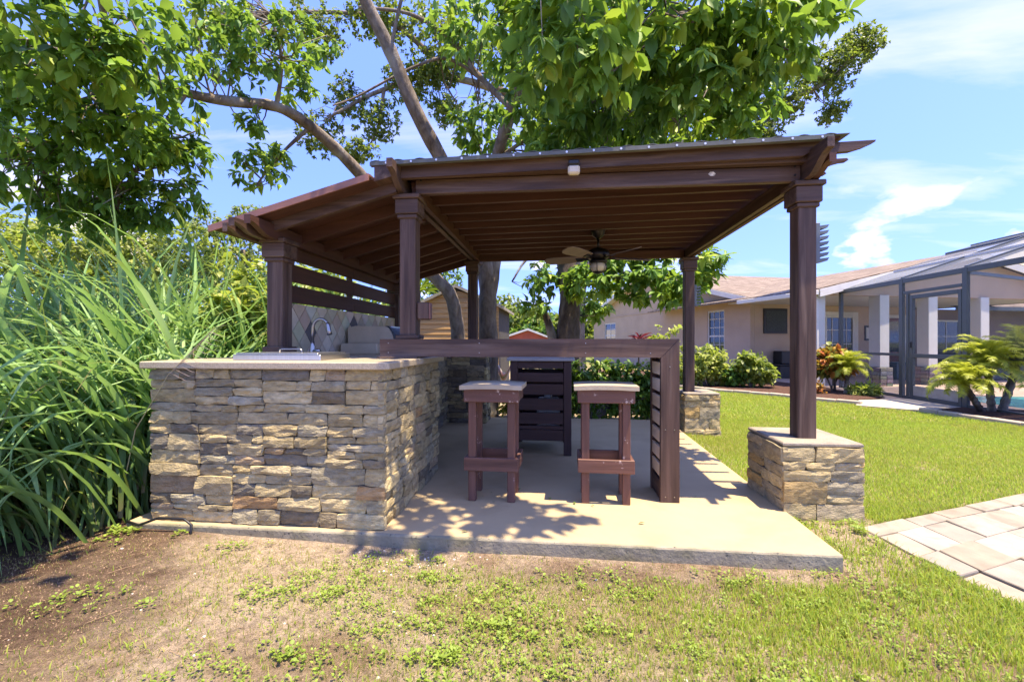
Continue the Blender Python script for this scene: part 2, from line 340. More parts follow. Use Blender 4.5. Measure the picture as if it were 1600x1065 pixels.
for k, (dy, z) in enumerate(prof):
    vs += [(x, y+dy+jit[i]*(1 if k else 1.5), z) for i, (x, y) in enumerate(front)]
fs = [(k*(n+1)+i, k*(n+1)+i+1, (k+1)*(n+1)+i+1, (k+1)*(n+1)+i) for k in range(3) for i in range(n)]
b.add(vs, fs, 1)
base = len(b.v)
top_front = [3*(n+1)+i for i in range(n+1)]
b.v += [(1.548, 6.5, 0), (-2.62, 6.5, 0), (1.548, 6.5, -.28), (-2.62, 6.5, -.28)]
b.f.append(tuple(top_front+[base, base+1])); b.m.append(0)
b.f.append((n, base+2, base, 3*(n+1)+n, 2*(n+1)+n, n+1+n)); b.m.append(1)
b.f.append((base+2, base+3, base+1, base)); b.m.append(1)
b.f.append((base+3, 0, n+1, 2*(n+1), 3*(n+1), base+1)); b.m.append(1)
tag(b.build('patio_slab', [M_slabtop, M_slabside], origin=(0, 0, 0)), kind='structure')
# ---- pavers at the right
pv = thing('paver_path', 'pale travertine paver path crossing the lawn beside the stone pier', 'path', (2.4, 2.6, -.1)); pv['kind'] = 'structure'; del pv['category']
e1 = Vector((.907, .421)); e2 = Vector((.421, -.907)); P0 = Vector((1.864, 2.972))
M_pav = M('travertine', None, .75, .25, nscale=7, namt=.16, bump=.35, bscale=50, bdist=.006, usecol=True, stain=((.19, .16, .12), 6, .50, .74))
def left_edge(q): return .24*q if q > 0 else 0      # the path's left edge leans outward
def paver(s0, s1, q0, q1, lean=True):
    g = .003
    pts = []
    for s, q, a, c_ in ((s0, q0, 1, 1), (s1, q0, -1, 1), (s1, q1, -1, -1), (s0, q1, 1, -1)):
        ss = s+(-.19*q)+a*g+rnd.uniform(-.006, .006); qq = q+c_*g+rnd.uniform(-.006, .006)
        w = P0+e1*ss+e2*qq; pts.append(w)
    zt = rnd.uniform(-.006, .006); cen = sum(pts, Vector((0, 0)))/4
    zs = [float(gz(p.x, p.y)) for p in pts]; zl = .25*sum(zs); zs = [zl+(z-zl)*.9 for z in zs]
    ring = []
    for z, k in ((-.08, 1), (.008+zt, 1), (.013+zt, .975)):
        ring += [(cen.x+(p.x-cen.x)*k, cen.y+(p.y-cen.y)*k, zs[i]+z+rnd.uniform(-.0015, .0015)) for i, p in enumerate(pts)]
    o = MB().add(ring, [(3, 2, 1, 0), (8, 9, 10, 11)]+[(4*r_+i, 4*r_+(i+1) % 4, 4*r_+4+(i+1) % 4, 4*r_+4+i) for r_ in (0, 1) for i in range(4)]).build('paver', M_pav, pv)
    k = rnd.random(); c_ = Vector((.29, .245, .185)).lerp(Vector((.28, .22, .16)), max(0, k-.6)*2) if k > .3 else Vector((.29, .255, .205)); o.color = (*(c_*rnd.uniform(.85, 1.08)), 1)
q = 0
rows = [.12, .22, .2, .22, .2, .22, .2, .22, .2, .22]
for r_, h in enumerate(rows):
    s = .17 if r_ else 0
    if r_: paver(0, .165, q, q+h)
    while s < 3.2:
        l = rnd.uniform(.22, .36) if r_ else rnd.uniform(.3, .42)
        paver(s, s+l, q, q+h); s += l
    q += h
# ---- paving round the pool, path to the screen door
M_deck = M('pool_deck', (.42, .32, .26), .8, .25, nscale=5, namt=.2, bump=.2, rand=False)
tag(MB().box(6.75, 20, 6.0, 12.9, -.3, -.085).build('pool_deck', M_deck), kind='structure')
tag(MB().add([(5.55, 8.95, -.075), (6.25, 8.35, -.075), (7.4, 8.9, -.075), (7.4, 10.1, -.075), (6.1, 9.75, -.075)]+[(5.55, 8.95, -.3), (6.25, 8.35, -.3), (7.4, 8.9, -.3), (7.4, 10.1, -.3), (6.1, 9.75, -.3)], [(0, 1, 2, 3, 4), (0, 5, 6, 1), (1, 6, 7, 2), (2, 7, 8, 3), (3, 8, 9, 4), (4, 9, 5, 0)]).build('path', M('path_concrete', (.40, .35, .28), .8, .2, nscale=3, namt=.12, rand=False)), kind='structure')
M_water = M('pool_water', (.10, .50, .52), .06, .5, nscale=3, namt=.2, bump=.25, bscale=5, bdist=.03)
tag(MB().box(8.3, 14, 8.6, 10.7, -.3, -.08, 0).build('pool_water', M_water), kind='structure')
# ---- planting beds of dark mulch
M_mulch = M('mulch', (.10, .055, .042), .95, .1, nscale=30, namt=.6, bump=1, bscale=55, bdist=.03, rand=False)
EDGE = [(2.4, 13.3), (2.94, 12.4), (3.83, 11.2), (4.69, 10.45), (5.19, 9.7), (5.75, 9.1)]
EDGE2 = [(6.18, 8.3), (6.35, 7.75), (6.42, 7.35), (6.5, 6.95), (6.62, 6.4), (6.8, 5.8)]
def bed(name, poly):
    n = len(poly); c = Vector((sum(p[0] for p in poly)/n, sum(p[1] for p in poly)/n))
    tag(MB().add([(x, y, -.07) for x, y in poly]+[(c.x, c.y, -.04)]+[(x, y, -.3) for x, y in poly], [(i, (i+1) % n, n) for i in range(n)]+[((i+1) % n, i, n+1+i, n+1+(i+1) % n) for i in range(n)]).build(name, M_mulch), kind='structure')
bed('planting_bed', EDGE+[(6.05, 9.75), (6.9, 10.2), (6.9, 12.6), (6.0, 15.6), (3.2, 19), (1.5, 19)])
bed('palm_bed', EDGE2+[(8.2, 6.0), (8.2, 8.5), (7.3, 8.85)])
M_edge = M('edging_stone', (.40, .34, .26), .85, .2, nscale=6, namt=.25, bump=.4)
for nm, pts, lab in (('bed_edging', EDGE, 'pale stone edging along the mulch bed by the house wall'), ('bed_edging', EDGE2, 'pale stone edging round the mulch bed with palms')):
    t = thing(nm, lab, 'edging', (*pts[0], -.1))
    seg = []
    for (xa, ya), (xb, yb) in zip(pts, pts[1:]):
        L = math.hypot(xb-xa, yb-ya); k = max(1, round(L/.36))
        seg += [((xa+(xb-xa)*i/k, ya+(yb-ya)*i/k), (xa+(xb-xa)*(i+1)/k, ya+(yb-ya)*(i+1)/k)) for i in range(k)]
    for (xa, ya), (xb, yb) in seg:
        d = Vector((xb-xa, yb-ya)); L = d.length; d.normalize(); nrm = Vector((-d.y, d.x)); h = rnd.uniform(-.03, -.015)
        tf = lambda u, v, z, d=d, nrm=nrm, xa=xa, ya=ya: (xa+d.x*u+nrm.x*v, ya+d.y*u+nrm.y*v, z)
        MB(tf).box(.004, L-.004, -.06, .06, -.2, h, .012).build('stone', M_edge, t)
# ================================================================== LEDGE STONE
PAL = [((.37, .295, .20), 6), ((.33, .27, .19), 6), ((.27, .23, .18), 4), ((.175, .15, .13), 2.2), ((.43, .355, .25), 5), ((.34, .215, .13), .3), ((.34, .26, .205), 1.5), ((.29, .26, .22), 4)]
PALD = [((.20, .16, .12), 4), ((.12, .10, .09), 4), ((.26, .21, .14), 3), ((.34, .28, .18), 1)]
PALW = [((.38, .31, .215), 6), ((.38, .27, .15), 2.5), ((.34, .28, .215), 5), ((.27, .235, .195), 3)]
def pick(pal):
    k = rnd.uniform(0, sum(w for _, w in pal))
    for c, w in pal:
        k -= w
        if k <= 0: return c
    return pal[0][0]
def stone(parent, org, U, Nn, u0, u1, z0, z1, dep, pal, col=None):
    g = .0016; l = u1-u0; h = z1-z0
    nu = int(min(6, max(2, round(l/.045)))); nv = 3 if h > .05 else 2
    ph = [rnd.uniform(0, 6.3) for _ in range(6)]; tilt = rnd.uniform(-.25, .25)*dep; tz = rnd.uniform(-.2, .2)*dep
    F_ = []; B_ = []
    slant = [rnd.uniform(-.006, .006) if l > .08 else 0 for _ in range(2)]
    def outl(a, c):
        u = u0+g+(l-2*g)*a; z = z0+g+(h-2*g)*c
        u += (slant[0]*(1-a)+slant[1]*a)*(c-.5)*2*1.3
        e = .0025
        z += e*math.sin(ph[0]+a*5)*(1 if c > .5 else -1)*abs(2*c-1)+e*.6*math.sin(ph[1]+a*11)
        # rounded corners
        k = (abs(2*a-1)**6)*(abs(2*c-1)**6)*.002
        u += k if a < .5 else -k; z += k if c < .5 else -k
        return u, z
    for j in range(nv+1):
        for i in range(nu+1):
            a = i/nu; c = j/nv; u, z = outl(a, c)
            ed = (i in (0, nu))+(j in (0, nv))
            d = dep+tilt*(a-.5)+tz*(c-.5)+rnd.uniform(-.004, .004)+.003*math.sin(ph[2]+a*4+c*3)
            if ed: d -= (.002, .004)[ed-1]+rnd.uniform(0, .004)
            elif nv > 2 or nu > 2: u += rnd.uniform(-.006, .006); z += rnd.uniform(-.004, .004)
            F_.append((u, z, d))
    ring = [j*(nu+1) for j in range(nv, -1, -1)][:-1]+list(range(0, nu))+[j*(nu+1)+nu for j in range(0, nv)]+[nv*(nu+1)+i for i in range(nu, 0, -1)]
    vs = F_+[(F_[k][0], F_[k][1], -.012) for k in ring]
    fs = [(j*(nu+1)+i, j*(nu+1)+i+1, (j+1)*(nu+1)+i+1, (j+1)*(nu+1)+i) for j in range(nv) for i in range(nu)]
    b0 = len(F_); m = len(ring)
    fs += [(ring[(k+1) % m], ring[k], b0+k, b0+(k+1) % m) for k in range(m)]
    fs.append(tuple(b0+k for k in range(m))[::-1])
    tf = lambda u, z, d: (org[0]+U[0]*u+Nn[0]*d, org[1]+U[1]*u+Nn[1]*d, z)
    o = MB(tf).add(vs, fs).build('stone', M_stone, parent)
    c = col or pick(pal); k = rnd.uniform(.86, 1.14); w = rnd.uniform(-.02, .02)
    o.color = (max(.02, c[0]*k*1.22+w*.5), c[1]*k*1.19, max(.02, c[2]*k*.90-w*.5), 1)
    return o
def panel(parent, org, U, Nn, W, z0, H, pal=PAL, band=(.13, .19), seg=(.3, .62), smin=.085, dep=(.016, .036), rowmin=.034, rh=(.046, .088), lmax=.36):
    z = z0
    while z < H-1e-4:
        bh = rnd.uniform(*band)
        if H-z-bh < .09: bh = H-z
        u = 0
        while u < W-1e-4:
            sw = rnd.uniform(*seg)
            if W-u-sw < seg[0]*.8: sw = W-u
            k = max(1, round(bh/rnd.uniform(*rh)))
            while k > 1 and bh/k < rowmin: k -= 1
            cuts = [0]+sorted((i+rnd.uniform(-.22, .22))/k for i in range(1, k))+[1]
            for a, c in zip(cuts, cuts[1:]):
                h = (c-a)*bh; v = u
                mn = max(smin, h*1.15)
                while v < u+sw-1e-4:
                    l = rnd.uniform(mn, max(mn*1.6, min(lmax, h*5)))
                    if u+sw-v-l < mn*.8: l = u+sw-v
                    stone(parent, org, U, Nn, v, v+l, z+a*bh, z+c*bh, rnd.uniform(*dep), pal); v += l
            u += sw
        z += bh
# ---- front kitchen counter
CT = .982
kc = thing('kitchen_counter', 'tan and grey ledge stone kitchen counter with sink under a speckled granite top', 'counter', (-1.75, 3.1, 0))
MB().box(-2.48, -1.03, 2.55, 3.74, .0, .936).build('core', M_mortar, kc)
panel(kc, (-2.5, 2.552), (1, 0), (0, -1), 1.5, .003, .936)
panel(kc, (-1.03, 2.53), (0, 1), (1, 0), 1.235, .003, .936, seg=(.25, .5))
ctb = MB(); rr = [(-2.53, 2.49), (-.985, 2.49), (-.965, 2.51), (-.965, 3.77), (-2.53, 3.77)]
def slabpoly(poly, z0, z1, c=.006):
    n = len(poly); cx_ = sum(p[0] for p in poly)/n; cy_ = sum(p[1] for p in poly)/n
    sh = lambda k: [(x+(c*k if x < cx_ else -c*k), y+(c*k if y < cy_ else -c*k)) for x, y in poly]
    r0, r1 = sh(1), sh(0)
    return [(x, y, z0) for x, y in r0]+[(x, y, z0+c) for x, y in r1]+[(x, y, z1-c) for x, y in r1]+[(x, y, z1) for x, y in r0], [tuple(range(n))[::-1], tuple(range(3*n, 4*n))]+[(k*n+i, k*n+(i+1) % n, (k+1)*n+(i+1) % n, (k+1)*n+i) for k in range(3) for i in range(n)]
ctb.add(*slabpoly(rr, .937, CT)); ctb.build('countertop', M_top, kc)
# run along the tiled wall and the back counter
bc = thing('kitchen_counter', 'dark ledge stone counter at the back of the kitchen beside the grey tree trunk', 'counter', (-1.6, 5.6, 0))
MB().box(-2.12, -1.5, 3.775, 5.99, 0, .936).build('core', M_mortar, bc)
MB().box(-1.78, -.97, 6.0, 6.4, 0, .936).build('core', M_mortar, bc)
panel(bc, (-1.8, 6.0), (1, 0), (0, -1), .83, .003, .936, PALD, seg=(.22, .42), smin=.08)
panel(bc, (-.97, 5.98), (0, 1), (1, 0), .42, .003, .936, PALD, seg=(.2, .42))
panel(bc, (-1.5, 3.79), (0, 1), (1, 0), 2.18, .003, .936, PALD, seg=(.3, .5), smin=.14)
MB().box(-2.14, -1.45, 3.775, 5.95, .937, CT, .006).build('countertop', M_top, bc)
MB().box(-2.14, -.93, 5.952, 6.42, .937, CT, .006).build('countertop', M_top, bc)
# ---- stone piers
def pier(x0, x1, y0, y1, z0, h, lab, pal=PALW):
    t = thing('stone_pier', lab, 'pier', ((x0+x1)/2, (y0+y1)/2, z0), 'stone piers under the pergola posts')
    i = .03; a = dict(band=(.11, .15), seg=(.24, .4), smin=.11, rh=(.06, .12), lmax=.30)
    MB().box(x0+i, x1-i, y0+i, y1-i, z0-.1, h-.03, 0).build('core', M_mortar, t)
    panel(t, (x0+.012, y0+i), (1, 0), (0, -1), x1-x0-.024, z0-.05, h-.035, pal, **a)
    panel(t, (x0+i, y0+.012), (0, 1), (-1, 0), y1-y0-.024, z0-.05, h-.035, pal, **a)
    panel(t, (x1-i, y0+.012), (0, 1), (1, 0), y1-y0-.024, z0-.05, h-.035, pal, **a)
    panel(t, (x0+.012, y1-i), (1, 0), (0, 1), x1-x0-.024, z0-.05, h-.035, pal, **a)
    c = MB(); n = 4
    c.add(*slabpoly([(x0+.012, y0+.012), (x1-.012, y0+.012), (x1-.012, y1-.012), (x0+.012, y1-.012)], h-.034, h-.006, .008)); c.build('cap', M_cap, t)
M_cap = M('pier_cap', (.28, .24, .185), .9, .2, nscale=6, namt=.25, bump=.8, bscale=30, bdist=.012)
pier(1.45, 1.965, 3.06, 3.62, -.03, .455, 'sunlit ledge stone pier by the paver path, under a pergola post')
pier(1.58, 2.03, 5.78, 6.3, -.06, .47, 'ledge stone pier at the back of the patio, beside the lawn')
# ================================================================== PERGOLA
pg = thing('pergola', 'dark brown timber pergola with a flat main roof and a lean-to wing over the kitchen', 'pergola', (.2, 4.6, 0))
def post(x0, x1, y0, y1, z0, ztop, cap=True, base=0, wide=.026):
    p = MB().box(x0, x1, y0, y1, z0, ztop-.002, .006).build('post', WZ, pg)
    if cap:
        w = wide
        MB().box(x0-w*.55, x1+w*.55, y0-w*.55, y1+w*.55, ztop-.175, ztop-.145, .006).build('capital', WX, p)
        MB().box(x0-w, x1+w, y0-w, y1+w, ztop-.1435, ztop-.036, .005).build('capital', WX, p)
        MB().box(x0-w*1.6, x1+w*1.6, y0-w*1.6, y1+w*1.6, ztop-.035, ztop, .006).build('capital', WX, p)
    if base:
        MB().box(x0-.024, x1+.024, y0-.024, y1+.024, z0+.001, z0+base, .006).build('post_base', WX, p)
    return p
def RT(x): return 2.345+.018*(x+1.2)     # top of the flat roof's rafters
BB, BT = 2.182, 2.288     # main beams
post(1.625, 1.742, 3.205, 3.325, .44, BB)
post(-1.155, -1.035, 3.205, 3.325, 1.122, BB, base=.03)
post(1.635, 1.755, 5.93, 6.05, .45, BB)
post(-1.19, -1.07, 5.93, 6.05, CT-.01, BB)
LB = 1.885                # wing post tops
post(-2.20, -2.075, 3.21, 3.345, CT-.002, LB, base=.085)
post(-2.21, -2.085, 5.75, 5.88, CT-.002, LB)
# beams
def board(name, x0, x1, y0, y1, z0, z1, mat, c=.005): return MB().box(x0, x1, y0, y1, z0, z1, c).build(name, mat, pg)
board('beam', -1.032, 1.638, 3.2, 3.245, BB, BT, WX)
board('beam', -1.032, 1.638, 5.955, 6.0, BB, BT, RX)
def tail(y_end, y_in, z0, z1, tip):     # side profile of a beam end with an ogee cut, pts in (y, z), end toward -y
    d = y_in-y_end; h = z1-z0
    pts = [(y_in, z0)]
    for k in range(1, 9):
        a = k/8; pts.append((y_in-d*(.12+.86*a), z0+h*(.62*(math.sin((a-.5)*math.pi)*.5+.5))))
    pts += [(y_end, z1-tip), (y_end, z1-.0), (y_in, z1)]
    return pts
def ybeam(x0, x1, ys, ye, z0, z1, mat, ztail=None, tail_len=.26):
    p = tail(ys, ys+tail_len, z0, ztail or z1, .06); p = p[:-1]+[(ys+tail_len+.02, ztail or z1), (ys+tail_len+.06, z1), (ye, z1), (ye, z0)]
    return MB().prism(p, 'x', x0, x1).build('beam', mat, pg)
ybeam(1.640, 1.682, 2.905, 6.2, BB+.001, BT, WY, 2.352)
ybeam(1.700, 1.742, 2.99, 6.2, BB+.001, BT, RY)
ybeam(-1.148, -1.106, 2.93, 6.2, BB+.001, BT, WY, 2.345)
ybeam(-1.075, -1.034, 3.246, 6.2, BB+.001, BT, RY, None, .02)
# rafters of the flat roof, tails curved beyond the right beam
def rafter(y, mat, x0=-1.16, x1=2.06, z0=2.272, z1=2.42, th=.038):
    hh_ = .105; pts = [(x0, RT(x0)-hh_), (x1-.34, RT(x1-.34)-hh_)]
    for k in range(1, 9):
        a = k/8; pts.append((x1-.33+.32*a, RT(x1-.33+.32*a)-hh_+(hh_-.02)*(math.sin((a-.5)*math.pi)*.5+.5)))
    pts += [(x1, RT(x1)-.012), (x1-.01, RT(x1)), (x0, RT(x0))]
    return MB().prism(pts, 'y', y, y+th).build('rafter', mat, pg)
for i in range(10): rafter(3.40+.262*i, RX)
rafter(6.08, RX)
# front fascia (first rafter) and its tail
MB().prism([(-1.24, RT(-1.24)-.082), (1.60, RT(1.6)-.082), (1.64, RT(1.6)-.06), (1.72, RT(1.72)), (-1.24, RT(-1.24))], 'y', 3.095, 3.14).build('fascia', WX, pg)
MB().prism([(1.70, RT(1.7)-.07), (1.90, RT(1.9)-.062), (1.98, RT(1.98)-.04), (2.045, RT(2.04)-.012), (2.05, RT(2.05)), (1.70, RT(1.7)-.001)], 'y', 3.11, 3.15).build('rafter_tail', WX, pg)
MB().box(-1.24, 1.66, 3.142, 3.199, 2.29, 2.34, .003).build('blocking', WX, pg)
# roof deck and sheet
def rz(x): return 2.424+.006*(x+1.2)
deck = MB(); deck.hexa([(x, y, RT(x)+dz) for dz in (.001, .011) for x, y in ((-1.26, 3.05), (1.80, 3.05), (1.80, 6.25), (-1.26, 6.25))])
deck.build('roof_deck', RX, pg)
sh = MB(); nn = 160; vs = []; 
for y in (3.02, 6.28):
    for zoff in (0, .004):
        for i in range(nn+1):
            x = -1.30+3.14*i/nn; vs.append((x, y, RT(x)+.0125+.008*max(0, math.sin(i*math.pi/4))+zoff))
m_ = nn+1
sh.add(vs, [(2*m_+i, 2*m_+i+1, i+1, i) for i in range(nn)]+[(m_+i, m_+i+1, 3*m_+i+1, 3*m_+i) for i in range(nn)]+[(i, i+1, m_+i+1, m_+i) for i in range(nn)])
rs = sh.build('roof_sheet', M_roofmetal, pg)
MB().hexa([(x, y, RT(x)+dz) for dz in (-.014, .0115) for x, y in ((-1.30, 3.012), (1.74, 3.012), (1.74, 3.0495), (-1.30, 3.0495))]).build('drip_edge', M_roofmetal, pg)
for i in range(17):
    x = -1.18+i*.178; c_ = Vector((x, 3.010, RT(x)-.002))
    MB().tube([c_+Vector((0, .004, 0)), c_+Vector((0, -.004, 0))], .0075, 7).build('screw', M_screw, rs)
# bolts and the filled knot on the beam
for x, z in ((1.60, 2.285), (1.60, 2.225), (-.99, 2.28)):
    MB().tube([(x, 3.2005, z), (x, 3.196, z)], .008, 8).build('bolt', M_black, pg)
MB().add([(1.035+.05*k, 3.1985, 2.252+dz) for k, dz in ((0, 0), (.25, .014), (.7, .016), (1, .002), (.8, -.014), (.3, -.013))], [(0, 1, 2, 3, 4, 5)]).build('knot_filler', M('filler', (.6, .55, .5), .7, nscale=60, namt=.6, bump=.2), pg)
# ---- wing over the kitchen
SLP = .276
def wz(x): return 2.25+SLP*(x+1.16)      # underside of wing rafters' top edge
def wrafter(y, mat, th=.04):
    if y < 3.2: return MB().prism([(-1.152, wz(-1.152)-.075), (-1.152, wz(-1.152)), (-2.13, wz(-2.13)), (-2.13, wz(-2.13)-.075)], 'y', y, y+th).build('rafter', mat, pg)
    pts = [(-1.152, wz(-1.152)-.09), (-1.152, wz(-1.152)), (-2.42, wz(-2.42)), (-2.42, wz(-2.42)-.03)]
    for k in range(1, 8):
        a = k/7; pts.append((-2.42+.2*a, wz(-2.42+.2*a)-.03-.06*(math.sin((a-.5)*math.pi)*.5+.5)))
    return MB().prism(pts, 'y', y, y+th).build('rafter', mat, pg)
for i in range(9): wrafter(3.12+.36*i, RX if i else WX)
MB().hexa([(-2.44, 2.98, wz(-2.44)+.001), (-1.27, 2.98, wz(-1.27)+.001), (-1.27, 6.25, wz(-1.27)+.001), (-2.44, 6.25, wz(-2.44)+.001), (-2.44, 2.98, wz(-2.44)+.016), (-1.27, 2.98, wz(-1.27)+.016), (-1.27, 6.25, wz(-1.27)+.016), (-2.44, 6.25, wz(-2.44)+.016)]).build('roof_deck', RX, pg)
MB().hexa([(-1.27, 3.02, wz(-1.27)+.001), (-1.15, 3.02, wz(-1.15)-.002), (-1.15, 6.25, wz(-1.15)-.002), (-1.27, 6.25, wz(-1.27)+.001), (-1.27, 3.02, 2.342), (-1.15, 3.02, 2.342), (-1.15, 6.25, 2.342), (-1.27, 6.25, 2.342)]).build('roof_riser', WY, pg)
MB().hexa([(-2.465, 2.96, wz(-2.465)+.018), (-1.275, 2.96, wz(-1.275)+.018), (-1.275, 6.27, wz(-1.275)+.018), (-2.465, 6.27, wz(-2.465)+.018), (-2.465, 2.96, wz(-2.465)+.032), (-1.275, 2.96, wz(-1.275)+.032), (-1.275, 6.27, wz(-1.275)+.032), (-2.465, 6.27, wz(-2.465)+.032)]).build('roof_sheet', M_copper, pg)
MB().hexa([(-2.46, 2.945, wz(-2.46)-.012), (-1.28, 2.945, wz(-1.28)-.012), (-1.28, 2.958, wz(-1.28)-.012), (-2.46, 2.958, wz(-2.46)-.012), (-2.46, 2.945, wz(-2.46)+.034), (-1.28, 2.945, wz(-1.28)+.034), (-1.28, 2.958, wz(-1.28)+.034), (-2.46, 2.958, wz(-2.46)+.034)]).build('rake_trim', M_copper, pg)
ybeam(-2.215, -2.172, 2.83, 5.98, LB-.02, LB+.062, WY)
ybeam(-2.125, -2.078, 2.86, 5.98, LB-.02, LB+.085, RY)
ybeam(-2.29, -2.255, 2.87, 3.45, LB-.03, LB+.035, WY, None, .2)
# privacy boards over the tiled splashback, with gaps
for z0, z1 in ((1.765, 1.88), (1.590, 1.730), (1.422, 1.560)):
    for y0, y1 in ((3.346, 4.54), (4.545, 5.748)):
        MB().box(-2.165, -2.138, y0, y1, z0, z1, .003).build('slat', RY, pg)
MB().box(-2.195, -2.167, 4.50, 4.585, 1.40, LB, .003).build('batten', WZ, pg)
# ---- tiled splashback
sp = thing('splashback', 'beige diamond tiled splashback behind the gooseneck tap', 'splashback', (-2.15, 4.5, CT))
MB().box(-2.19, -2.142, 3.346, 5.748, CT+.001, 1.412, .002).build('backing', M('grout', (.42, .36, .28), .9, bump=.2), sp)
M_tile = M('stone_tile', None, .5, .4, nscale=8, namt=.14, bump=.08, usecol=True)
tw, thh = .185, .20; yy0, yy1, zz0, zz1 = 3.35, 5.745, CT+.003, 1.410
def clip(poly, ax, lim, sign):
    out = []
    for i in range(len(poly)):
        a, b2 = poly[i], poly[(i+1) % len(poly)]; da, db = sign*(a[ax]-lim), sign*(b2[ax]-lim)
        if da >= 0: out.append(a)
        if da*db < 0: k = da/(da-db); out.append((a[0]+(b2[0]-a[0])*k, a[1]+(b2[1]-a[1])*k))
    return out
for r_ in range(-1, 6):
    for c_ in range(0, 14):
        cy_ = yy0+tw*c_+(tw/2 if r_ % 2 else 0); cz_ = zz0+thh/2*r_; g = .94
        poly = [(cy_-tw/2*g, cz_), (cy_, cz_-thh/2*g), (cy_+tw/2*g, cz_), (cy_, cz_+thh/2*g)]
        for ax, lim, sg in ((0, yy0, 1), (0, yy1, -1), (1, zz0, 1), (1, zz1, -1)): poly = clip(poly, ax, lim, sg) if poly else poly
        if len(poly) < 3: continue
        o = MB().prism(poly, 'x', -2.143, -2.135+rnd.uniform(-.001, .001)).build('tile', M_tile, sp)
        k = rnd.random()
        col = (.13, .12, .11) if (c_, r_) in ((2, 2), (6, 3), (8, 2)) else [(.66, .56, .40), (.58, .47, .31), (.64, .52, .37), (.52, .41, .26)][(r_*2+c_ % 2+int(k*1.6)) % 4]
        o.color = (*[v*rnd.uniform(.9, 1.08) for v in col], 1)
# ---- bar with waterfall end
bar = thing('bar_counter', 'brown timber bar with a mitred waterfall end of cream slats', 'bar', (-.2, 3.3, 0))
BY0, BY1 = 3.155, 3.50; BZ0, BZ1 = .993, 1.121; BX1 = .834; PX0 = .706
MB().prism([(-1.285, BZ0), (PX0+.004, BZ0), (BX1-.002, BZ1), (-1.285, BZ1)], 'y', BY0, BY0+.04).build('front_board', WX, bar)
MB().prism([(PX0+.002, 0.002), (BX1, 0.002), (BX1, BZ1-.002), (PX0+.006, BZ0)], 'y', BY0+.001, BY0+.041).build('end_post', WZ, bar)
MB().prism([(PX0+.002, 0.002), (BX1, 0.002), (BX1, BZ1-.04), (PX0+.002, BZ1-.04)], 'y', BY1-.04, BY1).build('end_post', WZ, bar)
MB().box(-1.283, BX1-.002, BY0+.042, BY1+.06, BZ1-.034, BZ1-.002, .004).build('bar_top', WX, bar)
MB().box(-1.30, -1.0, BY0-.03, BY1, CT+.0005, CT+.0115, .002).build('base_board', WX, bar)
ns = 8; zb = .13; zt_ = BZ1-.045
MB().box(PX0+.010, PX0+.03, BY0+.042, BY1-.042, .004, zb, .002).build('slat', WY, bar)
hh = (zt_-zb)/ns
for i in range(ns): MB().box(PX0+.008, PX0+.028, BY0+.042, BY1-.042, zb+hh*i+.03, zb+hh*(i+1), .002).build('slat', M_cream, bar)
MB().box(PX0+.04, PX0+.07, BY0+.042, BY1-.042, .006, zt_, .002).build('end_panel', DARKW['y'], bar)
# ---- bar stools
def stool(x, y, lab, w=.325, d=.262, h=.805, rot=0):
    t = thing('bar_stool', lab, 'stool', (x, y, 0), 'wooden bar stools at the bar')
    c_, s_ = math.cos(rot), math.sin(rot)
    tf = lambda a, b_, z: (x+a*c_-b_*s_, y+a*s_+b_*c_, z)
    lw = .052; hx, hy = w/2, d/2
    for sx_ in (-1, 1):
        for sy_ in (-1, 1):
            a, b_ = sx_*(hx-lw/2), sy_*(hy-lw/2)
            MB(tf).box(a-lw/2, a+lw/2, b_-lw/2, b_+lw/2, .0, h-.03, .004).build('leg', STOOL['z'], t)
    for sy_ in (-1, 1):
        MB(tf).box(-hx-.028, hx+.028, sy_*(hy+.011)-.0105, sy_*(hy+.011)+.0105, h-.118, h-.026, .003).build('apron', STOOLC['x'], t)
        MB(tf).box(-hx-.026, hx+.026, sy_*(hy+.011)-.0105, sy_*(hy+.011)+.0105, .215, .305, .003).build('rail', STOOL['x'], t)
    for sx_ in (-1, 1):
        MB(tf).box(sx_*(hx+.014)-.0125, sx_*(hx+.014)+.0125, -hy+.0, hy-.0, h-.117, h-.027, .003).build('apron', STOOLC['y'], t)
        MB(tf).box(sx_*(hx+.013)-.0125, sx_*(hx+.013)+.0125, -hy+.0, hy-.0, .216, .304, .003).build('rail', STOOL['y'], t)
    vs = []; nn_ = 10
    for zo in (0, .03):
        for yy in (-hy-.045, hy+.045):
            for i in range(nn_+1):
                a = -1+2*i/nn_; vs.append((a*(hx+.052), yy, h-.026+zo-.006*(a*a)*1.2+(.002 if a > .8 else 0)))
    m = nn_+1
    fs = [(i, i+1, m+i+1, m+i)[::-1] for i in range(nn_)]+[(2*m+i, 2*m+i+1, 3*m+i+1, 3*m+i) for i in range(nn_)]+[(i, i+1, 2*m+i+1, 2*m+i) for i in range(nn_)]+[(m+i+1, m+i, 3*m+i, 3*m+i+1) for i in range(nn_)]+[(0, 2*m, 3*m, m), (m-1, 2*m-1, 4*m-1, 3*m-1)]
    MB(tf).add(vs, fs).build('seat', M_seat, t)
    return t
stool(-.445, 3.185, 'red brown wooden bar stool beside the stone kitchen counter, pale seat', rot=R(-1.5))
stool(.335, 3.215, 'red brown wooden bar stool next to the bar end, flaking paint under its seat', rot=R(-1.5))
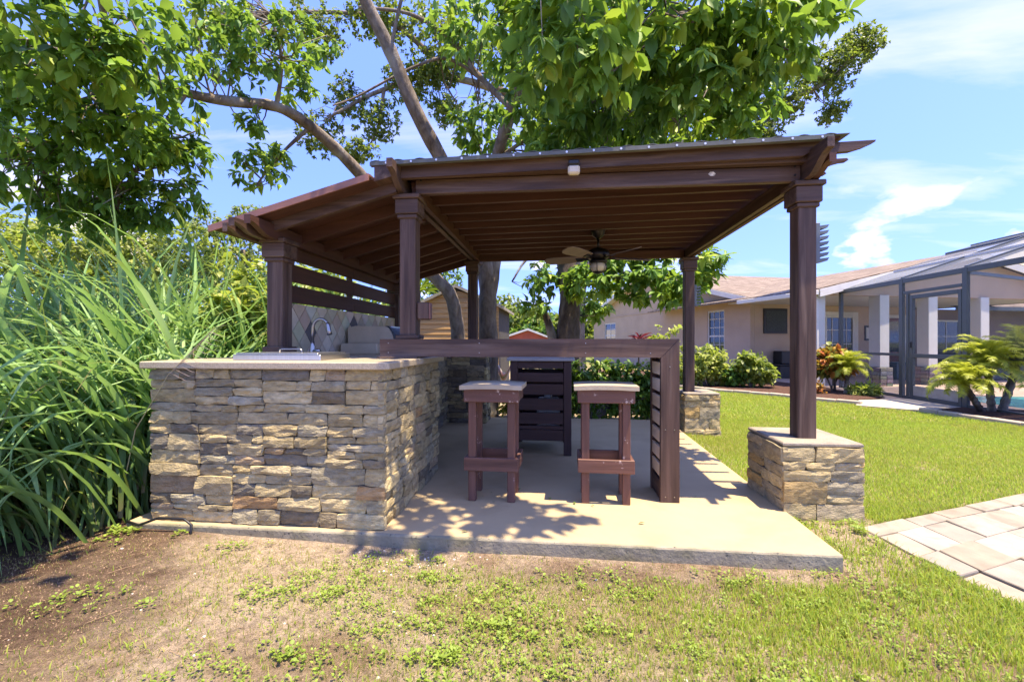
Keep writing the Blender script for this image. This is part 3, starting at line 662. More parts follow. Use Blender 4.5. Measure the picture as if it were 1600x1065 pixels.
# ---- slatted cart behind the bar
ct = thing('slatted_cart', 'dark brown slatted wooden cart standing behind the bar stools', 'cart', (-.155, 4.7, 0))
cx0, cx1, cy0, cy1, chh = -.455, .141, 4.36, 5.0, .945
MB().box(cx0-.03, cx1+.03, cy0-.03, cy1+.03, chh-.03, chh, .004).build('cart_top', M('cart_top', (.33, .33, .33), .5, namt=.1, bump=.05), ct)
for xa in (cx0, cx1-.075):
    for ya in (cy0, cy1-.06): MB().box(xa, xa+.075, ya, ya+.06, 0, chh-.031, .004).build('leg', DARKW['z'], ct)
for ya in (cy0+.006, cy1-.03):
    MB().box(cx0+.076, cx1-.076, ya, ya+.024, chh-.105, chh-.032, .003).build('rail', DARKW['x'], ct)
    MB().box(cx0+.076, cx1-.076, ya, ya+.024, .14, .245, .003).build('rail', DARKW['x'], ct)
    for k, (z0, z1) in enumerate(((.71, .80), (.585, .69), (.435, .55), (.30, .41), (.249, .285))):
        MB().box(cx0+.076, cx1-.076, ya+.002, ya+.022, z0, z1, .003).build('slat', DARKW['x'], ct)
for xa in (cx0+.006, cx1-.03):
    for z0, z1 in ((.80, .913), (.66, .77), (.52, .63), (.38, .49), (.14, .36)):
        MB().box(xa, xa+.024, cy0+.061, cy1-.061, z0, z1, .003).build('slat', DARKW['y'], ct)
MB().box(cx0+.03, cx1-.03, cy0+.035, cy1-.035, .15, .17, .002).build('shelf', DARKW['x'], ct)
o = MB().box(-.20, .03, 4.50, 4.78, .171, .52, .02).box(-.13, -.05, 4.60, 4.68, .52, .60, .01).build('storage_box', M_white)
tag(o, 'white plastic container inside the slatted cart', 'container')
# ---- drop-in cooler lid, tap and grill on the counter
t = thing('counter_sink', 'stainless steel drop-in sink with flat lid set in the granite counter', 'sink', (-1.8, 2.93, CT))
MB().box(-2.10, -1.50, 2.72, 3.13, CT-.001, CT+.036, .004).build('rim', M_steel, t)
MB().box(-2.09, -1.525, 2.735, 3.11, CT+.0365, CT+.046, .003).build('lid', M_steel, t)
MB().tube([(-1.83, 2.80, CT+.045), (-1.825, 2.80, CT+.066), (-1.81, 2.80, CT+.071), (-1.69, 2.80, CT+.071), (-1.675, 2.80, CT+.066), (-1.67, 2.80, CT+.045)], .006, 8).build('handle', M_nickel, t, True)
t = thing('gooseneck_tap', 'brushed nickel gooseneck pull-down tap standing behind the sink', 'tap', (-1.86, 3.27, CT))
bx, by = -1.865, 3.27
MB().lathe([(.034, CT-.001), (.034, CT+.008), (.026, CT+.014), (.024, CT+.05), (.019, CT+.09), (.0135, CT+.12)], bx, by, 18).build('base', M_nickel, t, True)
pth = [(bx, by, CT+.11), (bx, by, CT+.215)]+[(bx+.07-.07*math.cos(a), by-.02*(1-math.cos(a))*.5, CT+.215+.078*math.sin(a)) for a in [math.pi*k/12 for k in range(1, 11)]]
MB().tube(pth, .0115, 12).build('spout', M_nickel, t, True)
e = Vector(pth[-1]); MB().tube([e+Vector((-.002, 0, .012)), e+Vector((.004, 0, -.012)), e+Vector((.012, -.002, -.05)), e+Vector((.018, -.003, -.082))], [.012, .0165, .018, .0205], 14).build('spray_head', M_nickel, t, True)
MB().tube([(bx+.01, by-.005, CT+.045), (bx+.05, by-.02, CT+.05), (bx+.075, by-.025, CT+.05)], [.017, .017, .013], 12).build('lever', M_nickel, t, True)
t = thing('gas_grill', 'built-in barbecue grill with rounded hood against the tiled splashback', 'grill', (-1.82, 4.7, CT))
hood = [(-2.10, 1.09), (-1.62, 1.09)]+[(-1.62-.10*(k/8)**1.4*1.0-(.0 if k < 8 else .0), 1.09+.165*math.sin(k/8*math.pi/2)) for k in range(1, 9)]+[(-2.02, 1.262), (-2.10, 1.245)]
MB().prism([(-2.11, CT-.001), (-1.60, CT-.001), (-1.60, 1.088), (-2.11, 1.088)], 'y', 4.32, 5.15).build('body', M_tanbox, t)
MB().prism(hood, 'y', 4.34, 5.13).build('hood', M_tanbox, t)
MB().prism([(-1.615, 1.10), (-1.595, 1.10), (-1.66, 1.245), (-1.70, 1.262), (-1.72, 1.258)], 'y', 4.36, 5.11).build('hood_front', M('black_enamel', (.012, .016, .02), .15, .5, bump=0), t)
MB().tube([(-1.57, 4.42, 1.15), (-1.55, 4.44, 1.15), (-1.55, 5.03, 1.15), (-1.57, 5.05, 1.15)], .01, 8).build('handle', M_nickel, t, True)
MB().box(-2.09, -1.72, 4.16, 4.30, CT-.001, 1.085, .006).build('side_burner', M_tanbox, t)
# ---- electrical box, flood light, louvred lamps
t = thing('socket_box', 'brown painted socket box fixed to the pergola post above the bar', 'socket', (-1.02, 3.30, 1.3))
MB().box(-1.036, -.945, 3.24, 3.31, 1.265, 1.395, .008).build('box', WZ, t)
MB().box(-.946, -.935, 3.245, 3.305, 1.27, 1.39, .004).build('cover', M('rust_brown', (.2, .09, .07), .5), t)
t = thing('flood_light', 'small beige solar light with black top on the front fascia', 'light', (.115, 3.09, 2.30))
MB().box(.075, .155, 3.045, 3.096, 2.235, 2.295, .012).build('lamp', M('beige_plastic', (.62, .55, .42), .5, bump=0), t)
MB().box(.078, .152, 3.04, 3.10, 2.296, 2.328, .006).build('solar_panel', M_black, t)
def lamp(x, y, z, lab):
    t = thing('louvre_lamp', lab, 'lamp', (x, y, z), 'louvred lamps on the right pergola posts')
    MB().box(x-.003, x+.028, y-.05, y+.05, z, z+.27, .003).build('back_plate', M_lamp, t)
    for k in range(7):
        zz = z+.008+k*.037; MB().hexa([(x+.027, y-.045, zz), (x+.072, y-.05, zz+.004), (x+.072, y+.05, zz+.004), (x+.027, y+.045, zz), (x+.027, y-.045, zz+.02), (x+.085, y-.05, zz+.026), (x+.085, y+.05, zz+.026), (x+.027, y+.045, zz+.02)]).build('louvre', M_lamp, t)
lamp(1.742, 3.265, 1.635, 'grey louvred lamp on the post above the sunlit stone pier')
lamp(1.755, 5.99, 1.56, 'grey louvred lamp on the back post beside the lawn')
# ---- ceiling fan
fx, fy = .44, 4.86
t = thing('ceiling_fan', 'dark bronze ceiling fan with five blades and lantern light under the pergola roof', 'fan', (fx, fy, 2.1))
M_bronze = M('dark_bronze', (.022, .018, .016), .35, .5, metal=.5, bump=0)
MB().lathe([(.075, 2.305), (.078, 2.29), (.06, 2.235), (.03, 2.21), (.018, 2.2)], fx, fy).build('canopy', M_bronze, t, True)
MB().tube([(fx, fy, 2.215), (fx, fy, 2.09)], .014, 10).build('downrod', M_bronze, t, True)
MB().lathe([(.02, 2.11), (.05, 2.10), (.11, 2.075), (.125, 2.04), (.12, 2.0), (.09, 1.98), (.05, 1.972)], fx, fy, 24).build('motor', M_bronze, t, True)
M_blade = wood('blade_wood', (.24, .18, .135), 'x', namt=.2)
for k in range(5):
    a = R(17+72*k); ca, sa = math.cos(a), math.sin(a)
    def tf(u, v, z, ca=ca, sa=sa): z2 = z+v*.32; return (fx+u*ca-v*sa, fy+u*sa+v*ca, z2)
    ol = [(.17, -.045), (.30, -.062), (.48, -.07), (.56, -.062), (.60, -.03), (.60, .03), (.56, .062), (.48, .07), (.30, .062), (.17, .045)]
    bl = MB(tf); n_ = len(ol)
    bl.add([(u, v, 1.995) for u, v in ol]+[(u, v, 2.003) for u, v in ol], [tuple(range(n_))[::-1], tuple(range(n_, 2*n_))]+[(i, (i+1) % n_, n_+(i+1) % n_, n_+i) for i in range(n_)])
    o = bl.build('blade', M_blade, t)
    MB(tf).hexa([(.09, -.012, 1.985), (.24, -.03, 1.985), (.24, .03, 1.985), (.09, .012, 1.985), (.09, -.012, 1.993), (.24, -.03, 1.9945), (.24, .03, 1.9945), (.09, .012, 1.993)]).build('blade_arm', M_bronze, o)
MB().lathe([(.05, 1.975), (.095, 1.965), (.10, 1.95), (.085, 1.94)], fx, fy).build('light_collar', M_bronze, t, True)
gl = MB().lathe([(.06, 1.945), (.082, 1.925), (.085, 1.90), (.075, 1.87), (.05, 1.85)], fx, fy, 24).build('lantern_glass', M('lantern_glass', (.62, .56, .42), .25, .5, namt=.15, bump=0), t, True)
for k in range(6):
    a = math.pi*2*k/6+.3; ca, sa = math.cos(a), math.sin(a)
    MB().tube([(fx+r_*ca, fy+r_*sa, z) for r_, z in ((.09, 1.95), (.095, 1.91), (.085, 1.865), (.055, 1.845))], .004, 5).build('cage_wire', M_bronze, gl)
MB().lathe([(.058, 1.848), (.06, 1.84), (.03, 1.832), (.01, 1.825)], fx, fy).build('lantern_cap', M_bronze, t, True)

# screw heads on the bar and the end post
screw_pts = [(-1.22, BZ0+.03), (-1.22, BZ1-.03), (-.55, BZ0+.03), (-.55, BZ1-.03), (.2, BZ0+.03), (.2, BZ1-.03), (.64, BZ0+.03), (.74, .04), (.80, .04), (.74, .5), (.80, .5), (.77, .93)]
for x, z in screw_pts: MB().tube([(x, BY0+.002, z), (x, BY0-.0015, z)], .004, 7).build('screw', M_nickel, bar)
# ================================================================== HOUSE
HO = Vector((7.14, 12.98)); HB = Vector((.9594, .282)); HA = Vector((-.282, .9594)); GH = -.1
def HL(u, v, z): return (HO.x+HB.x*u+HA.x*v, HO.y+HB.y*u+HA.y*v, z)
hs_ = thing('house', 'tan stucco bungalow with brown shingle roof and white porch columns beyond the lawn', 'house', HL(3, 3, GH))
def hbox(name, mat, u0, u1, v0, v1, z0, z1, c=.004, parent=None): return MB(HL).box(u0, u1, v0, v1, z0, z1, c).build(name, mat, parent or hs_)
def shingle_mat():
    m, t, p, out = newmat('shingles'); tcx = N(t, 'ShaderNodeTexCoord'); mpx = N(t, 'ShaderNodeMapping'); mpx.inputs['Rotation'].default_value = (0, 0, -math.atan2(HB.y, HB.x)); t.links.new(tcx.outputs['Object'], mpx.inputs[0])
    br = N(t, 'ShaderNodeTexBrick'); br.inputs['Scale'].default_value = 1; br.inputs['Brick Width'].default_value = .15; br.inputs['Row Height'].default_value = .34; br.inputs['Mortar Size'].default_value = .012
    br.inputs['Color1'].default_value = (.25, .205, .165, 1); br.inputs['Color2'].default_value = (.165, .13, .105, 1); br.inputs['Mortar'].default_value = (.10, .07, .05, 1); br.offset = .5
    sw = N(t, 'ShaderNodeMapping'); sw.inputs['Rotation'].default_value = (0, 0, R(90)); t.links.new(mpx.outputs[0], sw.inputs[0]); t.links.new(sw.outputs[0], br.inputs['Vector'])
    n_ = maprange(t, noise(t, mpx.outputs[0], 2.5, 5), .3, .7, .75, 1.3); s1 = N(t, 'ShaderNodeVectorMath', operation='SCALE'); t.links.new(br.outputs[0], s1.inputs[0]); t.links.new(n_, s1.inputs['Scale'])
    t.links.new(s1.outputs[0], p.inputs['Base Color']); p.inputs['Roughness'].default_value = .95; p.inputs['Specular IOR Level'].default_value = .1
    return m
M_sh = shingle_mat(); M_fascia = M('fascia_white', (.66, .63, .57), .6, namt=.06, bump=0)
def slope(name, u0, v0, z0, u1, v1, z1, along, L, th=.06, parent=None):
    """roof plane from the eave point to the ridge point, run along 'u' or 'v' for L"""
    du, dv = (L, 0) if along == 'u' else (0, L)
    P = [(u0, v0, z0), (u1, v1, z1), (u1+du, v1+dv, z1), (u0+du, v0+dv, z0)]
    return MB(HL).hexa([(a, b_, c_-th) for a, b_, c_ in P]+P).build(name, M_sh, parent or hs_)
# wing with the tall window: wall faces the patio
v0, v1, vr = 2.73, 16.98, 9.86
def wall_open(name, mat, u, vs0, vs1, z0, z1, holes, th=.16):
    """wall in the v-z plane at u with rectangular holes (va,vb,za,zb)"""
    w = MB(HL); cuts = sorted({vs0, vs1, *[h[0] for h in holes], *[h[1] for h in holes]})
    for a, b_ in zip(cuts, cuts[1:]):
        hh_ = sorted([(h[2], h[3]) for h in holes if h[0] <= a+1e-6 and h[1] >= b_-1e-6]); z = z0
        for ha, hb in hh_:
            w.box(u, u+th, a, b_, z, ha, 0); z = hb
        w.box(u, u+th, a, b_, z, z1, 0)
    return w.build(name, mat, hs_)
holes = [(4.05, 5.05, .36, 2.27), (13.6, 15.2, .75, 2.2)]
wall_open('wall', M_stucco, .03, v0, v1, GH-.2, 2.62, holes)
MB(HL).prism([(v0, 2.622), (v1, 2.622), (vr, 4.32)], 'x', .032, .19).build('gable', M_stucco, hs_)
hbox('wall', M_stucco, .195, 2.4, v0, v0+.16, GH-.2, 2.6)
hbox('trim_band', M_stucco, .005, .029, v0, v1, 2.50, 2.56)
def window(u, va, vb, za, zb, nv_, nz, face='u', sash=True):
    f = None; w = .06
    B = (lambda a, b_, c_, d, e_, f_: MB(HL).box(a, b_, c_, d, e_, f_, .003)) if face == 'u' else (lambda a, b_, c_, d, e_, f_: MB(HL).box(c_, d, a, b_, e_, f_, .003))
    fr = B(u+.02, u+.10, va, va+w, za, zb); 
    for (c_, d, e_, g_) in ((vb-w, vb, za, zb), (va+w, vb-w, za, za+w), (va+w, vb-w, zb-w, zb)):
        b2 = B(u+.02, u+.10, c_, d, e_, g_); fr.add(b2.v, b2.f) if False else None
        k = len(fr.v); fr.v += b2.v; fr.f += [tuple(i+k for i in q) for q in b2.f]; fr.m += b2.m
    win = fr.build('window', M_white, hs_)
    B(u+.06, u+.075, va+w, vb-w, za+w, zb-w).build('pane', M_glass, win)
    for i in range(1, nv_): x = va+(vb-va)*i/nv_; B(u+.045, u+.07, x-.012, x+.012, za+w, zb-w).build('muntin', M_white, win)
    for i in range(1, nz):
        z = za+(zb-za)*i/nz; k = .03 if (sash and i == nz//2) else .012; B(u+.043, u+.069, va+w, vb-w, z-k, z+k).build('muntin', M_white, win)
    return win
window(.03, *holes[0], 3, 6); window(.03, *holes[1], 2, 4)
hbox('window_sill', M_stucco, -.02, .028, 4.0, 5.1, .29, .355)
slope('roof', -.4, v0-.45, 2.55, -.4, vr, 4.45, 'u', 9)
slope('roof', -.4, v1+.45, 2.55, -.4, vr, 4.45, 'u', 9)
for s_, e_ in ((v0-.45, vr), (v1+.45, vr)):
    MB(HL).hexa([(-.43, s_, 2.36), (-.405, s_, 2.36), (-.405, e_, 4.25), (-.43, e_, 4.25), (-.43, s_, 2.53), (-.405, s_, 2.53), (-.405, e_, 4.43), (-.43, e_, 4.43)]).build('rake_board', M_fascia, hs_)
    MB(HL).hexa([(-.40, s_, 2.44), (.02, s_, 2.44), (.02, e_, 4.34), (-.40, e_, 4.34), (-.40, s_, 2.46), (.02, s_, 2.46), (.02, e_, 4.36), (-.40, e_, 4.36)]).build('soffit', M_fascia, hs_)
# main body with porch: gable end faces the garden
RU, RZ, EU, EZ = 4.25, 3.62, -.78, 2.46
slope('roof', EU, -.75, EZ, RU, -.75, RZ, 'v', 9)
slope('roof', 2*RU-EU, -.75, EZ, RU, -.75, RZ, 'v', 9)
MB(HL).box(EU-.11, EU, -.75, 2.2, EZ-.17, EZ-.05, .01).build('gutter', M_fascia, hs_)
for a, b_ in ((EU, RU), (2*RU-EU, RU)):
    MB(HL).hexa([(a, -.78, EZ-.22), (b_, -.78, RZ-.22), (b_, -.755, RZ-.22), (a, -.755, EZ-.22), (a, -.78, EZ-.03), (b_, -.78, RZ-.03), (b_, -.755, RZ-.03), (a, -.755, EZ-.03)]).build('rake_board', M_fascia, hs_)
MB(HL).prism([(-.64, 2.33), (8.9, 2.33), (8.9, 2.42), (RU, 3.5), (-.64, 2.42)], 'y', -.5, -.3).build('gable', M_stucco, hs_)
hbox('porch_ceiling', M_white, -.6, 8.4, -.28, 3.0, 2.36, 2.39)
hbox('wall', M_stucco, 2.405, 6.6, 2.9, 3.05, GH-.2, 2.355)
hbox('wall', M_stuccod, 6.605, 18, 2.9, 3.05, GH-.2, 2.3)
slope('roof', 7.5, 2.0, 2.36, 7.5, 6.6, 3.75, 'u', 12)
hbox('gutter', M_greyalu, 7.5, 19, 1.9, 2.0, 2.2, 2.33)
window(1.3, 1.35, 2.75, .55, 2.05, 4, 3, 'u') if False else None
def fwindow(u0, u1, z0, z1, v, nu, nz):
    return window(v-.14, u0, u1, z0, z1, nu, nz, face='v', sash=False)
fwindow(3.02, 4.2, .05, 2.0, 2.9, 4, 4)
fwindow(7.6, 8.9, .7, 1.9, 2.9, 2, 2)
for (a, b_, z0, z1) in ((2.88, 3.015, -.1, 2.15), (4.205, 4.45, -.1, 2.15), (3.015, 4.205, 2.005, 2.15)): hbox('casing', M_white, a, b_, 2.85, 2.899, z0, z1)
dr = hbox('door', M('maroon_door', (.16, .05, .045), .5), 5.62, 6.42, 2.84, 2.899, -.1, 1.95)
hbox('pane', M_glass, 5.72, 6.32, 2.825, 2.839, .75, 1.83, .002, dr)
for (a, b_, z0, z1) in ((5.5, 5.618, -.1, 2.07), (6.422, 6.54, -.1, 2.07), (5.618, 6.422, 1.955, 2.07)): hbox('casing', M_white, a, b_, 2.85, 2.899, z0, z1)
# columns
def column(u, v, w=.2, base=True):
    c_ = hbox('column', M_white, u-w, u+w, v-w, v+w, .42 if base else GH, 2.349, .01)
    if base:
        hbox('stone_base', M_mortar, u-w-.03, u+w+.03, v-w-.03, v+w+.03, GH, .42, .01, c_)
        for k in range(5):
            z = GH+.004+k*.104
            for i in range(2):
                o = hbox('stone', M_stone, u-w-.05+i*(w+.05), u-w-.05+(i+1)*(w+.05)-.006, v-w-.055-rnd.uniform(0, .015), v-w-.032, z, z+.097, .01, c_); o.color = (*[x*rnd.uniform(.7, 1.1) for x in (.22, .20, .19)], 1)
                o = hbox('stone', M_stone, u-w-.058-rnd.uniform(0, .015), u-w-.032, v-w-.03+i*(w+.03), v-w-.03+(i+1)*(w+.03)-.006, z, z+.097, .01, c_); o.color = (*[x*rnd.uniform(.7, 1.1) for x in (.22, .20, .19)], 1)
column(1.45, -.4, .155); column(3.05, -.4, .155); column(4.85, -.4, .155)
column(-.5, -.4, .13, False)
hbox('downspout', M_white, -.72, -.66, -.62, -.56, GH, 2.3)
tag(hbox('porch_floor', M_deck, -.65, 9, -.9, 2.89, -.25, -.075, .01), None)
# things on the house wall
def hthing(name, lab, cat, u, v, z): return thing(name, lab, cat, HL(u, v, z))
t = hthing('notice_board', 'black framed chalkboard hanging on the stucco wall beside the porch', 'board', 1.0, 2.7, 1.4)
hbox('frame', M_black, .52, 1.42, 2.685, 2.729, 1.38, 2.22, .006, t); hbox('board', M('slate', (.035, .045, .045), .6, nscale=30, namt=.6), .60, 1.34, 2.678, 2.6845, 1.46, 2.14, .002, t)
t = hthing('storage_box', 'black storage box against the stucco wall under the chalkboard', 'box', 1.1, 2.4, GH)
hbox('body', M_black, .6, 1.7, 2.1, 2.7, -.12, .33, .02, t); hbox('lid', M_black, .58, 1.72, 2.08, 2.71, .331, .38, .01, t); hbox('speaker', M_black, .85, 1.35, 2.3, 2.68, .381, .8, .02, t)
t = hthing('picture', 'small dark framed picture on the porch wall beside the columns', 'picture', 4.9, 2.87, 1.2)
hbox('frame', M_black, 4.75, 5.1, 2.865, 2.899, 1.15, 1.68, .005, t); hbox('print', M_white, 4.80, 5.05, 2.860, 2.8645, 1.22, 1.61, .001, t)
t = hthing('cooler', 'dark blue storage bin on the porch floor', 'bin', 4.3, 1.2, GH)
hbox('body', M('navy', (.02, .06, .09), .4), 3.9, 4.5, 1.1, 1.6, -.074, .4, .02, t); hbox('lid', M('navy_lid', (.03, .08, .11), .4), 3.88, 4.52, 1.08, 1.62, .401, .46, .015, t)
t = hthing('hot_tub_cover', 'dark covered hot tub on the porch', 'hot tub', 7.0, 1.6, GH)
hbox('body', M('tub_side', (.05, .07, .08), .5), 6.3, 8.0, .3, 2.2, -.074, .75, .04, t); hbox('cover', M('tub_cover', (.12, .15, .16), .6), 6.27, 8.03, .27, 2.23, .751, .86, .03, t)
# ================================================================== POOL CAGE
cg = thing('pool_cage', 'grey aluminium screen enclosure with door round the pool', 'enclosure', (7.3, 9, -.09))
def scr_mat():
    m, t, p, out = newmat('insect_screen'); p.inputs['Base Color'].default_value = (.10, .115, .13, 1); p.inputs['Roughness'].default_value = .6
    tr = N(t, 'ShaderNodeBsdfTransparent'); ms = N(t, 'ShaderNodeMixShader'); ms.inputs[0].default_value = .42
    t.links.new(tr.outputs[0], ms.inputs[1]); t.links.new(p.outputs[0], ms.inputs[2]); t.links.new(ms.outputs[0], out.inputs[0]); return m
M_scr = scr_mat()
M_scr2 = M_scr.copy(); M_scr2.name = 'wall_screen'; [n_ for n_ in M_scr2.node_tree.nodes if n_.type == 'MIX_SHADER'][0].inputs[0].default_value = .2
CX = 7.3; HZ = 2.44
def cbox(name, x0, x1, y0, y1, z0, z1, m=M_greyalu, par=None): return MB().box(x0, x1, y0, y1, z0, z1, .004).build(name, m, par or cg)
CYS = [12.35, 10.30, 8.80, 7.2, 5.6]
for y in CYS: cbox('upright', CX-.03, CX+.03, y-.05, y+.05, -.086, HZ)
for y0, y1 in zip(CYS[1:], CYS[:-1]):
    cbox('header', CX-.025, CX+.025, y0+.051, y1-.051, HZ-.1, HZ-.002); cbox('sill', CX-.02, CX+.02, y0+.051, y1-.051, -.084, -.02)
    cbox('screen', CX-.003, CX+.003, y0+.051, y1-.051, .0, HZ-.101, M_scr2)
    if not (y0 == CYS[2]): cbox('chair_rail', CX-.022, CX+.022, y0+.051, y1-.051, .80, .86)
dr = cbox('door', CX-.03, CX+.028, 8.86, 8.93, -.08, 2.06)
for a in ((9.98, 10.05, -.08, 2.06), (8.931, 9.979, 1.98, 2.06), (8.931, 9.979, .78, .86), (8.931, 9.979, -.08, .0)): cbox('door_rail', CX-.03, CX+.028, *a, par=dr)
cbox('kick_plate', CX-.02, CX+.018, 8.932, 9.978, .001, .20, M('kick_grey', (.33, .31, .28), .5), dr)
cbox('door_handle', CX-.06, CX-.03, 9.99, 10.03, .98, 1.1, M_black, dr)
cbox('door_head', CX-.025, CX+.025, 8.86, 10.24, 2.10, 2.16)
cbox('door_jamb', CX-.025, CX+.025, 10.10, 10.16, -.08, 2.10)
# sloped screen roof rising to the right, beams across
RX_, RZ_ = 10.3, 3.5
ang = (RZ_-HZ)/(RX_-CX)
def rbeam(y, w=.035, m=M_greyalu): return MB().hexa([(CX, y-w, HZ-.05), (RX_, y-w, RZ_-.05), (RX_, y+w, RZ_-.05), (CX, y+w, HZ-.05), (CX, y-w, HZ+.03), (RX_, y-w, RZ_+.03), (RX_, y+w, RZ_+.03), (CX, y+w, HZ+.03)]).build('roof_beam', m, cg)
for y in CYS[1:]: rbeam(y)
MB().hexa([(CX, 5.6, HZ-.002), (RX_, 5.6, RZ_-.002), (RX_, 12.3, RZ_-.002), (CX, 12.3, HZ-.002), (CX, 5.6, HZ+.002), (RX_, 5.6, RZ_+.002), (RX_, 12.3, RZ_+.002), (CX, 12.3, HZ+.002)]).build('roof_screen', M_scr, cg)
cbox('ridge_beam', RX_, RX_+.06, 5.6, 12.3, RZ_-.06, RZ_+.03)
for k in (.4, .8): x = CX+(RX_-CX)*k; z = HZ+(RZ_-HZ)*k; cbox('purlin', x-.02, x+.02, 5.65, 12.25, z-.03, z+.04, M_fascia if k == .4 else M_greyalu)  # lower purlin is white: the sunlight on it is put into its colour
cbox('ridge_post', RX_, RX_+.06, 5.55, 5.599, -.086, RZ_-.07)
for y0_, y1_ in ((8.8, 10.3),): MB().hexa([(CX, y0_-.02, HZ-.12), (RX_, y0_+1.6, HZ-.12), (RX_, y0_+1.66, HZ-.12), (CX, y0_+.04, HZ-.12), (CX, y0_-.02, HZ-.06), (RX_, y0_+1.6, HZ-.06), (RX_, y0_+1.66, HZ-.06), (CX, y0_+.04, HZ-.06)]).build('tie_beam', M_greyalu, cg)
# ================================================================== SHED AND FAR BUILDING
S0 = at(650, 527, 10.6); sd = thing('garden_shed', 'weathered wooden garden shed of horizontal boards behind the kitchen', 'shed', (S0.x+1, S0.y, -.1))
sx0, sx1 = at(648, 527, 10.6).x, at(781, 527, 10.6).x; sy0 = S0.y; wz_ = 1.93; pk = at(715, 449, 10.6).z; xm = (sx0+sx1)/2
M_sid = wood('shed_board', (.42, .25, .10), 'x', namt=.35, stain=((.22, .13, .06), 1.5, .5, .8))
z = -.1; hb = .125
def half(zz): return (sx1-sx0)/2 if zz < wz_ else max(.03, (sx1-sx0)/2*(pk-.06-zz)/(pk-.06-wz_))
while z < pk-.12:
    h0, h1 = half(z), half(z+hb)
    MB().hexa([(xm-h0, sy0-.028, z), (xm+h0, sy0-.028, z), (xm+h0, sy0, z), (xm-h0, sy0, z), (xm-h1, sy0-.006, z+hb+.004), (xm+h1, sy0-.006, z+hb+.004), (xm+h1, sy0, z+hb+.004), (xm-h1, sy0, z+hb+.004)]).build('plank', M_sid, sd)
    z += hb
MB().prism([(sx0+.01, -.1), (sx1-.01, -.1), (sx1-.01, wz_), (xm, pk-.06), (sx0+.01, wz_)], 'y', sy0+.002, sy0+2.4).build('body', M_mortar, sd)
for sgn, xe in ((-1, sx0), (1, sx1)):
    xo = xe+sgn*.12; zo = wz_-.12*(pk-wz_)/((sx1-sx0)/2)
    MB().hexa([(xo, sy0-.12, zo-.02), (xm, sy0-.12, pk-.02), (xm, sy0+2.5, pk-.02), (xo, sy0+2.5, zo-.02), (xo, sy0-.12, zo+.05), (xm, sy0-.12, pk+.05), (xm, sy0+2.5, pk+.05), (xo, sy0+2.5, zo+.05)]).build('roof', M('shed_roof', (.30, .27, .20), .8, namt=.3), sd)
fb = at(820, 527, 30); tb = thing('red_outbuilding', 'red gabled outbuilding with white roof edges far behind the trees', 'outbuilding', (fb.x, fb.y, -.1))
fx0, fx1 = at(786, 527, 30).x, at(858, 527, 30).x; fm = at(825, 500, 30).x; fz = at(825, 515, 30).z; fe = 1.35
MB().prism([(fx0, -.3), (fx1, -.3), (fx1, fe), (fm, fz-.05), (fx0, fe)], 'y', fb.y, fb.y+5).build('wall', M('red_siding', (.45, .09, .05), .7, nscale=2), tb)
for xe, sgn in ((fx0, -1), (fx1, 1)):
    MB().hexa([(xe+sgn*.3, fb.y-.2, fe-.12), (fm, fb.y-.2, fz-.04), (fm, fb.y+5.2, fz-.04), (xe+sgn*.3, fb.y+5.2, fe-.12), (xe+sgn*.3, fb.y-.2, fe+.0), (fm, fb.y-.2, fz+.1), (fm, fb.y+5.2, fz+.1), (xe+sgn*.3, fb.y+5.2, fe+.0)]).build('roof', M_white, tb)
# hammock slung behind the cart
hm = []; A_, B_ = at(772, 556, 7.2), at(803, 556, 7.4)
h_ = MB(); nn_ = 14; vs = []
for j in range(9):
    for i in range(nn_+1):
        a = i/nn_; c_ = j/8-.5; p = A_.lerp(B_, a); vs.append((p.x, p.y+c_*.5*math.sin(a*math.pi)+.0, p.z-.42*math.sin(a*math.pi)+abs(c_)*.25*math.sin(a*math.pi)))
h_.add(vs, [(j*(nn_+1)+i, j*(nn_+1)+i+1, (j+1)*(nn_+1)+i+1, (j+1)*(nn_+1)+i) for j in range(8) for i in range(nn_)])
h_.m = [(0, 1, 0, 2, 0, 1, 0, 2)[k//nn_] for k in range(8*nn_)]
hk = h_.build('hammock', [M('hammock_pink', (.5, .25, .24), .9), M('hammock_green', (.16, .2, .1), .9), M('hammock_white', (.6, .56, .5), .9)])
tag(hk, 'striped cloth hammock hanging between the grey trunk and the cart', 'hammock')
# ================================================================== VEGETATION
LT = np.array([(0, 0, 0), (-.30, .28, .05), (-.30, .62, .03), (0, 1, -.20), (.30, .62, .03), (.30, .28, .05), (0, .30, -.02), (0, .64, -.07)], float)
LQ = np.array([(6, 5, 4, 7), (6, 7, 2, 1)]); LTR = np.array([(0, 5, 6), (0, 6, 1), (7, 4, 3), (7, 3, 2)])
def leaves_mesh(P, D, Nn, L, Wd, tint, tmpl=LT):
    """P base points, D unit directions, Nn approx normals, L lengths, Wd width factors"""
    D = D/np.linalg.norm(D, axis=1, keepdims=True); S = np.cross(D, Nn); S /= np.linalg.norm(S, axis=1, keepdims=True)+1e-9; Nn = np.cross(S, D)
    T = tmpl[None]; V = P[:, None]+L[:, None, None]*(S[:, None]*(T[..., 0:1]*Wd[:, None, None])+D[:, None]*T[..., 1:2]+Nn[:, None]*T[..., 2:3])
    n = len(P); b = (np.arange(n)*8)[:, None, None]
    return V.reshape(-1, 3), [(LQ[None]+b).reshape(-1, 4), (LTR[None]+b).reshape(-1, 3)], np.repeat(tint, 8)
def rsphere(n): v = NR.normal(size=(n, 3)); return v/np.linalg.norm(v, axis=1, keepdims=True)
